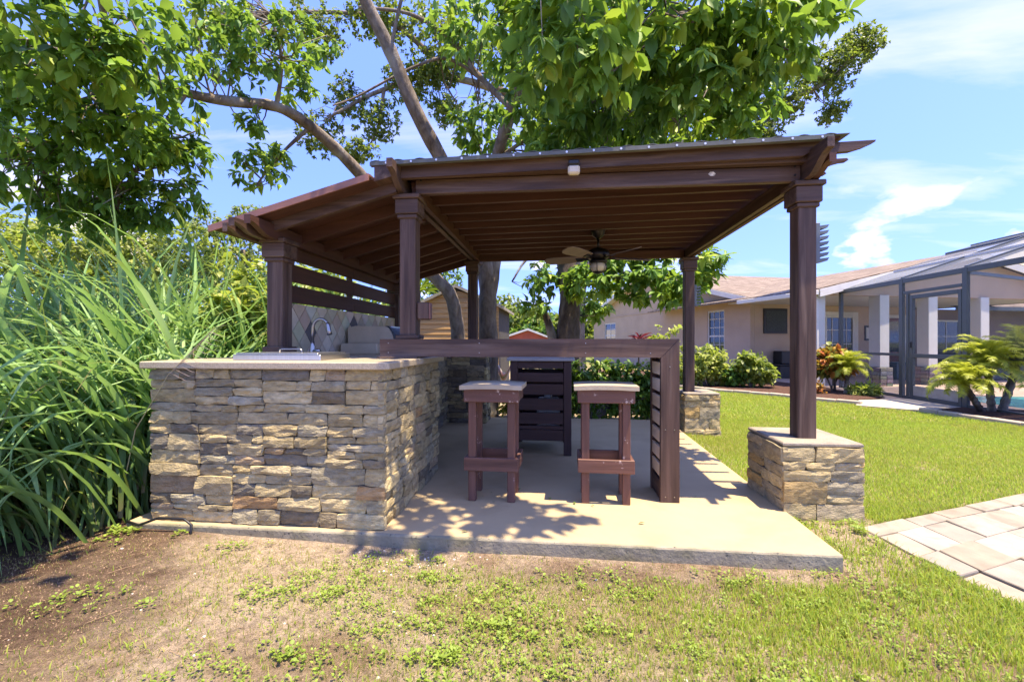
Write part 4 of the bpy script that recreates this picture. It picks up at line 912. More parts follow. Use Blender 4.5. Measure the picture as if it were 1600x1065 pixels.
def crown_points(blobs, dens):
    pts = []; ctr = []
    for c, r, k in blobs:
        n = max(3, int(k*dens)); d = rsphere(n)*(NR.random((n, 1))**.45); r3 = np.array(r if not isinstance(r, (int, float)) else (r, r, r*.8))
        pts.append(np.array(c)+d*r3); ctr.append(np.tile(np.array(c), (n, 1)))
    return np.concatenate(pts), np.concatenate(ctr)
def whorls(C, ctr, nl, L, droop, wid=(.75, 1.05), young=.08, base=.35, spread=.9):
    """clusters of leaves around twig tips"""
    n = len(C); ax = C-ctr; ax /= np.linalg.norm(ax, axis=1, keepdims=True)+1e-6; ax = ax*.8+rsphere(n)*.6; ax[:, 2] -= .15; ax /= np.linalg.norm(ax, axis=1, keepdims=True)
    k = nl; A = np.repeat(ax, k, 0); P = np.repeat(C, k, 0); m = len(P)
    rv = rsphere(m); rv -= A*(rv*A).sum(1, keepdims=True); rv /= np.linalg.norm(rv, axis=1, keepdims=True)+1e-9
    el = NR.uniform(.05, .9, (m, 1)); D = A*el+rv*spread; D[:, 2] -= droop*NR.uniform(.5, 1.4, m)
    P = P+A*NR.uniform(-.08, .04, (m, 1))
    up = np.tile([0, 0, 1.], (m, 1))+rsphere(m)*.35+A*.4
    Ls = L*NR.uniform(.5, 1.3, m); W = NR.uniform(*wid, m)
    ct = np.clip(base+NR.normal(0, .16, n), 0, 1); yg = NR.random(n) < young; ct[yg] = NR.uniform(.75, 1, yg.sum())
    t = np.clip(np.repeat(ct, k)+NR.normal(0, .07, m), 0, 1)
    return P, D, up, Ls, W, t
def limb_mesh(limbs, n=10):
    b = MB()
    for pts, r0, r1 in limbs:
        P = [Vector(p) for p in pts]; Q = []
        for i in range(len(P)-1):            # Catmull-Rom
            p0, p1, p2, p3 = P[max(i-1, 0)], P[i], P[i+1], P[min(i+2, len(P)-1)]
            for s in range(5):
                t_ = s/5; Q.append(.5*((2*p1)+(p2-p0)*t_+(2*p0-5*p1+4*p2-p3)*t_*t_+(3*p1-p0-3*p2+p3)*t_**3))
        Q.append(P[-1]); m = len(Q)
        b.tube(Q, [(r0+(r1-r0)*(i/(m-1))**.8)*rnd.uniform(.93, 1.07) for i in range(m)], n if r0 > .04 else 6)
    return b
def limb_samples(limbs, skip=.25):
    S = []
    for pts, r0, r1 in limbs:
        P = [np.array(p, float) for p in pts]
        for a, b_ in zip(P, P[1:]):
            for k in np.linspace(0, 1, 6): S.append(a+(b_-a)*k)
    S = np.array(S); return S[S[:, 2] > skip]
def twigs(C, S, frac, r=.006, b=None):
    b = b or MB(); sel = NR.random(len(C)) < frac
    for c in C[sel]:
        d = np.linalg.norm(S-c, axis=1)+NR.random(len(S))*.5; s = S[d.argmin()]; L = np.linalg.norm(c-s)
        if L > 2.6: continue
        m1 = s+(c-s)*.4+NR.normal(0, .08*L, 3); m2 = s+(c-s)*.75+NR.normal(0, .06*L, 3)+np.array([0, 0, .05*L])
        b.tube([s, m1, m2, c], [r*(1.2+L*.9), r*(1+.6*L), r*(.7+.3*L), r*.5], 4, False)
    return b
def tree(name, lab, cat, base, limbs, blobs, dens, nl, L, droop, lmat, bmat, frac=.25, young=.08, baset=.35, big=0, wid=(.75, 1.05), tw=.006, spread=.9, keep=None):
    t = thing(name, lab, cat, base)
    limb_mesh(limbs).build('trunk', bmat, t, True, origin=base)
    C, ctr = crown_points(blobs, dens)
    if keep is not None: k = keep(C); C, ctr = C[k], ctr[k]
    tb_ = twigs(C, limb_samples(limbs, 1.0), frac, tw)
    if tb_.v: tag(tb_.build('branches', bmat, t, True, origin=base), kind='stuff')
    P, D, U, Ls, W, tt = whorls(C, ctr, nl, L, droop, wid, young, baset, spread)
    if keep is not None: k = keep(P+D*Ls[:, None]*.9); P, D, U, Ls, W, tt = P[k], D[k], U[k], Ls[k], W[k], tt[k]
    if big:      # the leaves that show largest are single objects
        dv = P-np.array([0, 0, EYE]); fw = np.array([-SY, CY, 0]); rt = np.array([CY, SY, 0]); dep = dv@fw
        sxp = (dv@rt)/dep; szp = dv[:, 2]/dep; vis = (dep > 1) & (abs(sxp) < 1.13) & (szp < .75) & (szp > 0)
        size = np.where(vis, Ls/np.maximum(dep, .5), 0); idx = np.argsort(-size)[:big]
        protos = []
        for q in (.15, .35, .55, .75, .95):
            V_, F_, ti = leaves_mesh(np.zeros((1, 3)), np.array([[0, 1., 0]]), np.array([[0, 0, 1.]]), np.ones(1), np.full(1, .9), np.array([q]))
            o = npmesh('leaf', V_, F_, lmat, None, {'tint': ti}, smooth=True); protos.append(o.data); bpy.data.objects.remove(o)
        for i in idx:
            o = bpy.data.objects.new('leaf', protos[int(min(4, tt[i]*5))]); COL.objects.link(o); o.parent = t
            d = Vector(D[i]).normalized(); s = d.cross(Vector(U[i])).normalized(); n_ = s.cross(d)
            mt = Matrix((s, d, n_)).transposed().to_4x4(); mt.translation = Vector(P[i])-Vector(base); o.matrix_local = mt @ Matrix.Scale(float(Ls[i]), 4)
        msk = np.ones(len(P), bool); msk[idx] = False; P, D, U, Ls, W, tt = P[msk], D[msk], U[msk], Ls[msk], W[msk], tt[msk]
    V_, F_, ti = leaves_mesh(P, D, U, Ls, W, tt)
    tag(npmesh('crown', V_, F_, lmat, t, {'tint': ti}, base, True), kind='stuff')
    return t
def v3(*p): return tuple(p)
def roofsafe(C):   # keep leaves clear of the pergola roofs
    return ~((C[:, 0] > -2.65) & (C[:, 0] < 2.15) & (C[:, 1] > 2.85) & (C[:, 1] < 6.35) & (C[:, 2] < np.where(C[:, 0] < -1.2, 2.42, 2.62)))
# ---- tree forking behind the pergola
A0 = (-1.06, 6.98, -.12)
la = [([A0, at(764, 560, 6.95), at(762, 500, 6.9), at(758, 420, 6.9), at(724, 315, 6.7), at(690, 250, 6.5), at(648, 170, 6.2), at(610, 80, 6.0), at(570, 0, 5.8), at(535, -90, 5.5)], .165, .07),
      ([at(762, 470, 6.92), at(772, 405, 7.0), at(768, 330, 6.9), at(776, 250, 6.6), at(800, 170, 6.2), at(826, 90, 5.8), at(852, 0, 5.4), at(880, -100, 4.8)], .12, .06),
      ([at(826, 90, 5.8), at(900, 110, 5.2), at(985, 140, 4.8), at(1060, 190, 4.9)], .04, .012),
      ([at(855, -5, 5.4), at(960, -20, 4.6), at(1080, 20, 4.1), at(1200, 40, 3.9), at(1290, 30, 4.0)], .05, .012),
      ([at(880, -100, 4.8), at(900, -220, 3.6), at(880, -420, 2.7)], .05, .02),
      ([at(776, 250, 6.6), at(840, 210, 6.3), at(940, 190, 6.0), at(1100, 190, 5.9)], .035, .012),
      ([at(760, 130, 6.6), at(700, 92, 6.5), at(640, 108, 6.3), at(560, 150, 6.2), at(520, 165, 6.0)], .03, .01),
      ([at(800, 170, 6.2), at(745, 115, 6.4), at(705, 62, 6.6), at(640, 22, 6.6), at(560, 12, 6.4)], .05, .02),
      ([at(610, 80, 6.0), at(620, 30, 5.9), at(632, -20, 5.8)], .03, .02)]
bA = [(at(770, 50, 6.0), .8, 45), (at(840, 20, 4.6), .6, 40), (at(905, 75, 3.1), .50, 34), (at(1000, 110, 3.9), .62, 48), (at(1090, 60, 3.6), .62, 50), (at(1180, 55, 3.7), .55, 44), (at(1250, 30, 3.9), .33, 20),
      (at(870, 160, 5.2), .75, 55), (at(1060, 165, 5.4), .75, 60), (at(950, 190, 6.0), .85, 60), (at(750, 200, 7.2), .55, 34), (at(1150, 165, 5.4), .5, 34), (at(960, 20, 4.2), .6, 44), (at(1000, 200, 5.0), .5, 34), (at(1120, 200, 6.0), .5, 34),
      (at(830, 220, 6.6), .6, 40), (at(720, 60, 6.6), .5, 22), (at(900, 200, 4.4), .45, 30),
      ((.72, 2.3, 4.4), (.62, .36, .3), 26), ((.1, 2.2, 4.5), (.4, .3, .3), 12), ((-.3, 3.0, 4.9), (.9, .6, .5), 30), ((.9, 3.6, 5.0), (.9, .7, .5), 30)]
tree('broadleaf_tree', 'large broad leaved tree forking behind the pergola, its crown hanging over the roof', 'tree', A0, la, bA, 1.9, 11, .138, .55, ML_broad, M_bark, .24, .16, .46, 300, (.55, .8), keep=roofsafe)
# ---- leaning tree whose limb reaches left
B0 = (-1.80, 7.92, -.12)
lb = [([B0, at(716, 545, 7.95), at(713, 500, 7.9), at(702, 458, 7.8), at(668, 420, 7.6), at(610, 330, 7.0), at(548, 256, 6.5), at(485, 198, 6.0), at(432, 167, 5.6), at(355, 158, 5.1), at(290, 145, 4.7), at(180, 105, 4.0), at(60, 70, 3.5)], .15, .03),
      ([at(485, 198, 6.0), at(440, 240, 5.8), at(400, 290, 5.6)], .03, .01), ([at(290, 145, 4.7), at(240, 220, 4.5), at(190, 300, 4.4)], .03, .01), ([at(180, 105, 4.0), at(120, 180, 4.0), at(60, 250, 4.1)], .03, .01),
      ([at(432, 167, 5.6), at(440, 90, 5.4), at(420, 20, 5.2)], .03, .012), ([at(180, 105, 4.0), at(150, -60, 3.4), at(160, -300, 2.7)], .04, .015)]
bB = [(at(50, 40, 3.0), .55, 40), (at(170, 60, 3.2), .55, 44), (at(90, 170, 3.6), .65, 60), (at(210, 160, 4.0), .6, 52), (at(150, 260, 4.2), .6, 56), (at(260, 240, 4.4), .45, 36), (at(30, 250, 4.0), .55, 46), (at(280, 70, 4.4), .42, 26), (at(120, 330, 4.4), .42, 34), (at(270, 310, 4.6), .33, 22),
      (at(200, 330, 4.5), .35, 26), (at(425, 60, 5.0), .50, 32), (at(395, 265, 5.5), .33, 16), (at(460, 130, 5.8), .38, 18), (at(370, 110, 5.2), .36, 16), (at(350, 20, 5), .4, 20), (at(430, 245, 5.9), .3, 12), (at(395, 195, 5.4), .22, 8), (at(0, 130, 3.6), .5, 36), (at(500, 80, 6.2), .35, 12),
      ((-1.9, 1.6, 3.9), (.6, .35, .4), 14), ((-2.6, 1.9, 3.7), (.6, .4, .4), 14)]
tree('leaning_tree', 'leaning broad leaved tree whose long limb carries dense foliage over the tall grass', 'tree', B0, lb, bB, 1.45, 11, .112, .5, ML_broad, M_bark, .26, .14, .40, 300, (.55, .8), keep=roofsafe)
# ---- thick dark tree behind the bar
C0 = (.24, 9.1, -.15)
lc_ = [([C0, at(888, 530, 9.05), at(890, 460, 9.0), at(884, 400, 9.1), at(880, 300, 9.2), at(900, 180, 9.0)], .27, .14), ([at(870, 560, 9.05), at(860, 515, 8.95), at(848, 480, 8.9)], .13, .05),
       ([at(886, 420, 9.0), at(940, 415, 8.6), at(990, 432, 8.1), at(1060, 440, 7.5)], .06, .02), ([at(884, 400, 9.1), at(830, 400, 9.0), at(800, 440, 8.8)], .05, .015), ([at(940, 415, 8.6), at(1020, 380, 7.8), at(1100, 400, 7.3)], .05, .015)]
bC = [(at(940, 430, 8.2), (.7, .6, .42), 46), (at(1010, 440, 7.8), (.55, .5, .40), 44), (at(1060, 450, 7.3), (.36, .4, .30), 30), (at(1105, 412, 7.2), (.36, .4, .28), 30), (at(1090, 445, 7.2), (.25, .3, .2), 16), (at(850, 430, 9.0), (.5, .5, .4), 26), (at(838, 480, 9.0), .28, 12), (at(985, 395, 8.0), (.8, .6, .3), 40),
      (at(880, 260, 9.4), 1.1, 60), (at(1010, 270, 9.2), 1.0, 60), (at(930, 480, 9.4), (.5, .4, .25), 22), (at(905, 440, 8.6), (.4, .4, .3), 24)]
tree('broadleaf_tree', 'thick dark trunked tree behind the bar with low hanging leafy branches by the house', 'tree', C0, lc_, bC, 1.25, 11, .17, .5, ML_broad, M_barkd, .3, .18, .48, 0, (.55, .8), keep=roofsafe)
# ---- small-leaved oak high behind
D0 = (.62, 13.8, -.15)
ld = [([D0, (.62, 13.6, 2.5), (.9, 13.2, 5), (.2, 12.6, 7.5), (-.6, 12, 9.5)], .3, .12), ([(.9, 13.2, 5), (3.0, 13.0, 6.5), at(1190, 170, 12.2), at(1290, 130, 12), at(1350, 70, 12)], .16, .03),
      ([(.2, 12.6, 7.5), at(700, 120, 11.4), at(600, 140, 11), at(520, 180, 10.6)], .12, .03), ([at(700, 120, 11.4), at(600, 30, 11), at(420, 20, 11)], .1, .03), ([at(1190, 170, 12.2), at(1230, 100, 12), at(1220, 30, 12)], .07, .02), ([at(600, 140, 11), at(590, 200, 11), at(570, 240, 11)], .05, .012)]
bD = [(at(1290, 110, 12), (.9, .7, .7), 95), (at(1345, 70, 12), (.6, .6, .5), 60), (at(1215, 160, 12), (.8, .7, .6), 80), (at(1180, 215, 12), (.7, .6, .35), 60), (at(1240, 40, 12), (.7, .6, .5), 60), (at(1300, 175, 12), (.4, .4, .3), 24),
      (at(700, 60, 11), (1.3, 1, .8), 90), (at(600, 30, 11), (1.0, .8, .5), 70), (at(640, 130, 11), (.7, .6, .5), 44), (at(590, 190, 11), (.6, .5, .6), 40), (at(540, 150, 11), (.5, .5, .5), 26), (at(500, 210, 11), (.6, .5, .6), 40), (at(490, 50, 11), (.9, .8, .7), 70), (at(350, 40, 11.5), (1.4, .9, .8), 90), (at(700, 170, 11), (.5, .5, .4), 30), (at(800, 100, 12), (1.3, 1, 1.2), 90), (at(1000, 90, 12), (1.8, 1, 1.5), 120), (at(560, 235, 10.5), (.5, .4, .3), 24), (at(690, 110, 11), (.6, .5, .4), 40)]
tree('oak_tree', 'tall small leaved oak rising behind the other trees into the blue sky', 'tree', D0, ld, bD, 4.2, 10, .09, .12, ML_fine, M_bark, .06, .06, .5, 0, (.7, 1.0), .006, 1.0)
# ---- light green trees behind the tall grass
def bush_tree(name, lab, base, blobs, dens, L, lmat, bt=.5, r0=.16, nl=9, young=.15, bm=M_bark):
    cs = [np.array(c) for c, _, _ in blobs]; mid = sum(cs)/len(cs); b0 = Vector(base)
    lm = [([b0, b0.lerp(Vector(mid), .5)+Vector((.15, 0, 0)), Vector(mid)], r0, r0*.4)]+[([b0.lerp(Vector(mid), .55), b0.lerp(Vector(mid), .6).lerp(Vector(c), .5)+Vector((0, 0, .2)), Vector(c)], r0*.4, r0*.1) for c in cs]
    return tree(name, lab, 'tree', tuple(base), lm, blobs, dens, nl, L, .15, lmat, bm, .05, young, bt, 0, (.7, 1.0), .006, 1.0)
def gbase(px, d, z=-.15): p = at(px, 534, d); return (p.x, p.y, z)
bush_tree('leafy_tree', 'pale yellow green tree behind the tall grass under the leaning limb', gbase(200, 13), [(at(120, 400, 13), (2.2, 1.5, 1.1), 130), (at(250, 400, 13), (1.8, 1.5, 1.1), 120), (at(60, 440, 12.5), (1.5, 1.2, 1.0), 80), (at(190, 460, 12.5), (2.0, 1.2, .9), 100), (at(310, 440, 12.5), (1.2, 1.2, 1.0), 70), (at(20, 370, 14), (1.5, 1.2, .9), 60)], 4.6, .14, ML_yellow, .55)
bush_tree('leafy_tree', 'grey green feathery tree just behind the left pergola posts', gbase(370, 15), [(at(370, 400, 15), (1.4, 1.2, 1.3), 90), (at(330, 360, 15), (1.0, 1, .6), 40), (at(420, 470, 14), (1.5, 1.2, 1.0), 70), (at(400, 340, 16), (.9, .8, .5), 30)], 4.5, .12, ML_fine, .75)
bush_tree('leafy_tree', 'green shrubby tree growing behind the garden shed', gbase(690, 14), [(at(690, 440, 14), (.8, .6, .5), 40), (at(640, 470, 13), (.9, .6, .6), 40), (at(600, 500, 13), (1.3, .8, .8), 60)], 3, .13, ML_hedge, .6)
shrubs_here = True
# ---- distant tree line
for i, (px, py, d, rx, rz_, lab) in enumerate([(815, 505, 42, 3.0, 1.9, 'distant light green tree left of the thick dark trunk'), (790, 490, 48, 2.6, 2.2, 'distant tree beside the garden shed wall'), (850, 515, 40, 2.6, 1.5, 'distant low tree above the red outbuilding'), (915, 510, 38, 2.4, 2.2, 'distant green tree at the end of the house'), (960, 480, 46, 4, 3, 'distant tall tree behind the house gable')]):
    c = at(px, py, d); bush_tree('distant_tree', lab, (c.x, c.y, -.15), [((c.x, c.y, c.z), (rx, rx, rz_), 70), ((c.x+rx*.6, c.y, c.z-.5), (rx*.7, rx*.7, rz_*.8), 40), ((c.x-rx*.6, c.y, c.z-.6), (rx*.7, rx*.7, rz_*.8), 40), ((c.x, c.y, max(.6, c.z-1.2)), (rx, rx, 1.0), 40)], 3.2, .42, (ML_fine, ML_yellow, ML_hedge)[i % 3] if i != 1 else ML_fine, .6, .2)
# ---- tall cane grass
def strips(P0_, D0_, L, W, droop, tint0, tint1, nseg=8, fold=.25, seedt=None):
    n = len(P0_); out = np.zeros((n, nseg+1, 3, 3)); tn = np.zeros((n, nseg+1, 3))
    pos = P0_.copy(); d = D0_/np.linalg.norm(D0_, axis=1, keepdims=True); hz = d.copy(); hz[:, 2] = 0; hz /= np.linalg.norm(hz, axis=1, keepdims=True)+1e-6
    side = np.cross(hz, [0, 0, 1.]); tw_ = NR.uniform(-.5, .5, (n, 1)); side = side+hz*tw_; side /= np.linalg.norm(side, axis=1, keepdims=True)
    for k in range(nseg+1):
        a = k/nseg; w = W*np.clip(.55+1.3*a, 0, 1)*np.clip((1-a)*2.4+.02, 0, 1)
        nn_ = np.cross(side, d)
        out[:, k, 0] = pos-side*w[:, None]*.5+nn_*(w*fold)[:, None]; out[:, k, 1] = pos; out[:, k, 2] = pos+side*w[:, None]*.5+nn_*(w*fold)[:, None]
        tn[:, k, :] = (tint0+(tint1-tint0)*min(1, a*2.2))[:, None]
        d = d+np.c_[hz[:, :2]*(droop*.35/nseg*(.3+1.8*a))[:, None], -(droop/nseg*(.15+2.4*a*a))]; d /= np.linalg.norm(d, axis=1, keepdims=True)
        pos = pos+d*(L/nseg)[:, None]
    dry = NR.random(n); tn[dry < .55, nseg] = .05; tn[dry < .25, nseg-1] = .12; tn[dry < .08, nseg-2] = .15
    idx = (np.arange(n)*(nseg+1)*3)[:, None, None]+(np.arange(nseg)*3)[None, :, None]
    q = np.concatenate([np.stack([idx+0, idx+1, idx+4, idx+3], -1).reshape(-1, 4), np.stack([idx+1, idx+2, idx+5, idx+4], -1).reshape(-1, 4)])
    return out.reshape(-1, 3), q, tn.ravel()
def cane(n, xr, yr, Lr, lean, seed, wr=(.020, .048), dr=(1.2, 3.2), t1=(.45, 1)):
    x = NR.uniform(*xr, n); y = NR.uniform(*yr, n); P = np.c_[x, y, gz(x, y)-.02+NR.random(n)**2*.45]
    D = np.c_[NR.normal(lean[0], .30, n), NR.normal(lean[1], .28, n), np.ones(n)]
    return strips(P, D, NR.uniform(*Lr, n), NR.uniform(*wr, n), NR.uniform(*dr, n), NR.uniform(.0, .35, n), NR.uniform(*t1, n))
VV = []; QQ = []; TT = []; off = 0
def acc(r, clip_=True):
    global off
    V3 = r[0].reshape(-1, 27, 3); bad = ((V3[:, :, 0] > -2.56) & (V3[:, :, 1] < 3.75)).any(1) | ((V3[:, :, 0] > -2.24) & (V3[:, :, 1] > 3.7)).any(1) | ((V3[:, :, 0] > -2.62) & (V3[:, :, 2] > 1.72) & (V3[:, :, 1] > 2.85)).any(1)
    bad &= NR.random(len(bad)) < 1.1
    kp = ~bad; m_ = kp.sum(); n0 = len(bad); remap = np.cumsum(kp)-1
    q = r[1]; bl = q[:, 0]//27; q = q[kp[bl]]; q = q-((q[:, :1]//27)-remap[q[:, :1]//27])*27
    r = (V3[kp].reshape(-1, 3), q, r[2].reshape(-1, 27)[kp].ravel())
    VV.append(r[0]); QQ.append(r[1]+off); TT.append(r[2]); off += len(r[0])
acc(cane(1500, (-5.4, -2.66), (2.75, 4.6), (1.35, 2.2), (-.02, -.03), 1, dr=(.7, 2.4)))
acc(cane(560, (-3.9, -2.62), (2.2, 2.9), (1.0, 1.75), (.02, -.08), 2, dr=(1.6, 3.6)))
acc(cane(200, (-3.7, -2.70), (2.0, 2.5), (.7, 1.3), (.08, -.22), 3, dr=(2.6, 4.4)))
acc(cane(1100, (-5.5, -2.60), (4.4, 7.2), (1.6, 2.5), (0, -.02), 4, dr=(.5, 1.8)))
acc(cane(520, (-4.2, -2.62), (2.1, 3.4), (.4, 1.0), (.05, -.1), 5, wr=(.006, .014), t1=(0, .25)))
acc(cane(260, (-2.95, -2.60), (2.5, 3.4), (1.1, 1.7), (-.04, -.06), 6, dr=(1.0, 2.6)))
acc(cane(260, (-4.4, -2.64), (2.2, 4.5), (1.2, 2.0), (0, -.05), 8, wr=(.010, .02), dr=(.8, 2.8), t1=(.05, .3)))
acc(cane(150, (-3.8, -2.68), (2.1, 2.75), (1.2, 1.9), (.05, -.14), 9, wr=(.034, .052), dr=(1.8, 3.6), t1=(.7, 1)))
acc(cane(500, (-8, -5.0), (2.6, 7), (1.5, 2.3), (0, 0), 7))
tag(npmesh('tall_grass', np.concatenate(VV), [np.concatenate(QQ)], ML_grass, None, {'tint': np.concatenate(TT)}, smooth=True), 'tall arching green cane grass left of the stone counter', 'grass', kind='stuff')
# seed plume leaning in front of the counter
t = thing('seed_stalk', 'thin dry grass seed plume leaning before the left post base', 'grass stalk', (-2.75, 2.7, 0))
pp = [(-2.82, 2.62, -.02), (-2.62, 2.55, .55), (-2.35, 2.5, .90), (-2.03, 2.45, 1.16)]
MB().tube(pp, [.004, .003, .002, .0012], 5).build('stalk', M('dry_stalk', (.42, .36, .2), .8), t)
sb = MB(); 
for k in range(22):
    a = .62+.38*k/21; p = Vector(pp[2]).lerp(Vector(pp[3]), (a-.62)/.38); sgn = -1 if k % 2 else 1
    sb.tube([p, p+Vector((.10, -.01, .015+.055*sgn))*(1.15-(a-.62)*1.6), p+Vector((.19, -.015, .02+.075*sgn))*(1.15-(a-.62)*1.6)], [.0012, .0012, .0006], 3, False)
sb.build('plume', M('plume', (.36, .28, .24), .8), t)
# ---- lawn and weeds
def blades(x, y, L, W, tint, lean=.6):
    n = len(x); z = gz(x, y)-.004; a = NR.uniform(0, 6.283, n); b_ = NR.uniform(0, 6.283, n); s = np.c_[np.cos(a), np.sin(a), np.zeros(n)]*(W/2)[:, None]
    ln = np.c_[np.cos(b_), np.sin(b_)]*(L*NR.uniform(.1, lean, n))[:, None]; P = np.c_[x, y, z]
    m = P+np.c_[ln*.35, L*.55]; tp = P+np.c_[ln*1.1, L*NR.uniform(.75, 1, n)]
    V = np.stack([P-s, P+s, m+s*.8, m-s*.8, tp], 1).reshape(-1, 3); i = (np.arange(n)*5)[:, None]
    return V, i+np.array([[0, 1, 2, 3]]), i+np.array([[3, 2, 4]]), np.repeat(tint, 5)
def scatter(n, xr, yr, fn):
    x = NR.uniform(*xr, n); y = NR.uniform(*yr, n); k = NR.random(n) < fn(x, y); return x[k], y[k]
def side(p, a, b_): return (b_[0]-a[0])*(p[1]-a[1])-(b_[1]-a[1])*(p[0]-a[0])
def in_lawn(x, y):
    ok = np.ones(len(x), bool)
    ok &= ~((x > -2.63) & (x < 1.47+.02*(y-2.46)+.012) & (y > 2.45) & (y < 6.52))
    ok &= ~((x > 1.43) & (x < 2.0) & (y > 3.04) & (y < 3.64)); ok &= ~((x > 1.56) & (x < 2.05) & (y > 5.76) & (y < 6.32))
    rx = x-P0.x; ry = y-P0.y; q = rx*e2.x+ry*e2.y; s = rx*e1.x+ry*e1.y+.19*q
    ok &= ~((q > 0) & (s > 0) & (q < 1.98))
    xe = np.interp(y, [5.8, 6.4, 6.95, 7.35, 7.75, 8.3, 8.7, 9.1, 9.7, 10.45, 11.2, 12.4, 13.3], [6.8, 6.62, 6.5, 6.42, 6.35, 6.18, 5.6, 5.7, 5.19, 4.69, 3.83, 2.94, 2.4]); ok &= x < xe-.08
    return ok
gp = lambda x, y: soil(x, y)[0]
BL = []
def addb(x, y, L, W, t): k = in_lawn(x, y); BL.append(blades(x[k], y[k], L[k], W[k], t[k]))
x, y = scatter(340000, (-3.0, 3.2), (1.1, 3.4), lambda x, y: gp(x, y)*(.35+.65*sstep(x, .2, 1.4))); n = len(x); addb(x, y, NR.uniform(.015, .05, n)*(.8+.5*sstep(x, 0, 1.6)), NR.uniform(.0028, .006, n), np.clip(NR.normal(.48, .26, n), 0, 1))
x, y = scatter(90000, (-3.0, 2.4), (1.1, 2.5), lambda x, y: .25+.6*fbm(x, y, 3, 5)-.25*soil(x, y)[1]); n = len(x); addb(x, y, NR.uniform(.006, .022, n), NR.uniform(.0015, .003, n), NR.uniform(0, .22, n))
x, y = scatter(190000, (1.4, 6.6), (2.9, 7.2), lambda x, y: gp(x, y)); n = len(x); addb(x, y, NR.uniform(.018, .055, n), NR.uniform(.003, .006, n), np.clip(NR.normal(.30, .2, n)+.55*fbm(x, y, 1.6, 71), 0, 1))
x, y = scatter(90000, (1.4, 6.9), (7.0, 13.2), lambda x, y: gp(x, y)); n = len(x); addb(x, y, NR.uniform(.025, .06, n), NR.uniform(.006, .012, n), np.clip(NR.normal(.30, .18, n)+.55*fbm(x, y, 1.6, 71), 0, 1))
off = 0; VV = []; Q4 = []; Q3 = []; TT = []
for V_, a, b_, t_ in BL: VV.append(V_); Q4.append(a+off); Q3.append(b_+off); TT.append(t_); off += len(V_)
tag(npmesh('lawn_grass', np.concatenate(VV), [np.concatenate(Q4), np.concatenate(Q3)], ML_lawn, None, {'tint': np.concatenate(TT)}), 'short patchy lawn grass over the sandy yard', 'grass', kind='stuff')
ML_weed = leaf_mat('weed_leaf', [(0, (.12, .16, .03)), (.5, (.22, .33, .05)), (1, (.36, .46, .08))], .4, (.45, .55, .06), .55)
# leafy weeds: low rosettes in patches
def weeds(cx, cy, n, r, L):
    x = NR.normal(cx, r, n); y = NR.normal(cy, r*.6, n); k = in_lawn(x, y); return np.c_[x[k], y[k], gz(x[k], y[k])+.006], np.full(k.sum(), L)
WPX = [(rnd.uniform(-1.6, 1.7), rnd.uniform(1.35, 2.3), rnd.randint(4, 18), rnd.uniform(.04, .14), rnd.uniform(.022, .034)) for _ in range(85)]
WP = [weeds(*a) for a in WPX+[(-1.28, 1.95, 34, .10, .03), (-.55, 1.82, 14, .06, .03), (-.22, 1.80, 26, .08, .032), (-.65, 2.35, 6, .04, .03), (-1.75, 2.33, 14, .06, .03), (.15, 1.86, 16, .06, .03), (-1.0, 1.58, 16, .06, .035), (-.45, 1.62, 16, .06, .035), (-2.1, 1.75, 20, .13, .035), (-2.55, 2.38, 16, .07, .05), (-2.2, 2.46, 9, .04, .04), (.35, 2.15, 14, .1, .026),
      (1.50, 2.98, 22, .07, .045), (1.78, 2.96, 26, .12, .045), (1.62, 2.72, 22, .12, .03), (1.80, 2.5, 26, .14, .03), (1.95, 2.25, 20, .1, .03), (1.40, 2.42, 20, .1, .03), (1.1, 2.2, 20, .2, .026), (.7, 2.1, 26, .25, .024), (-.9, 2.1, 50, .3, .022), (-.4, 2.05, 40, .3, .022), (-1.2, 1.75, 30, .3, .022), (.9, 1.75, 40, .3, .024), (0, 1.65, 30, .25, .024)]]
C = np.concatenate([w[0] for w in WP]); Lw = np.concatenate([w[1] for w in WP]); k = 9
P = np.repeat(C, k, 0); m = len(P); a = NR.uniform(0, 6.283, m); D = np.c_[np.cos(a), np.sin(a), NR.uniform(.15, 1.0, m)]; P = P+D*np.array([.012, .012, .018])
V_, F_, ti = leaves_mesh(P, D, np.tile([0, 0, 1.], (m, 1))+rsphere(m)*.2, np.repeat(Lw, k)*.45*NR.uniform(.6, 1.3, m), NR.uniform(.8, 1.3, m), np.clip(NR.normal(.45, .2, m), .12, 1))
tag(npmesh('ground_weeds', V_, F_, ML_weed, None, {'tint': ti}, smooth=True), 'low leafy green weeds spreading over the bare soil', 'weeds', kind='stuff')
# litter: bits of bark, pale pebbles
pb = MB()
for i in range(110):
    x = rnd.gauss(-.5, 1.1); y = rnd.uniform(1.3, 2.44)
    if rnd.random() < .35: x = rnd.gauss(-.75, .22); y = rnd.gauss(2.33, .06)
    if y > 2.44 or abs(x) > 3: continue
    z = float(gz(x, y)); r = rnd.uniform(.002, .006); pb.box(x-r, x+r*rnd.uniform(.7, 1.4), y-r, y+r, z-r*.3, z+r*.9, r*.4)
tag(pb.build('gravel', M('pebble', (.55, .50, .42), .8, nscale=40, namt=.4), origin=(0, 0, 0)), 'pale pebbles scattered on the soil before the slab', 'gravel', kind='stuff')
lt = MB()
for i in range(900):
    x = rnd.uniform(-2.9, 1.2); y = rnd.uniform(1.2, 2.42); z = float(gz(x, y))+.003; a = rnd.uniform(0, 6.28); L = rnd.uniform(.008, .035) if i > 40 else rnd.uniform(.06, .16); dx, dy = math.cos(a)*L, math.sin(a)*L
    lt.tube([(x, y, z), (x+dx*.5, y+dy*.5, z+rnd.uniform(.001, .006)), (x+dx, y+dy, z)], .0011, 3, False)
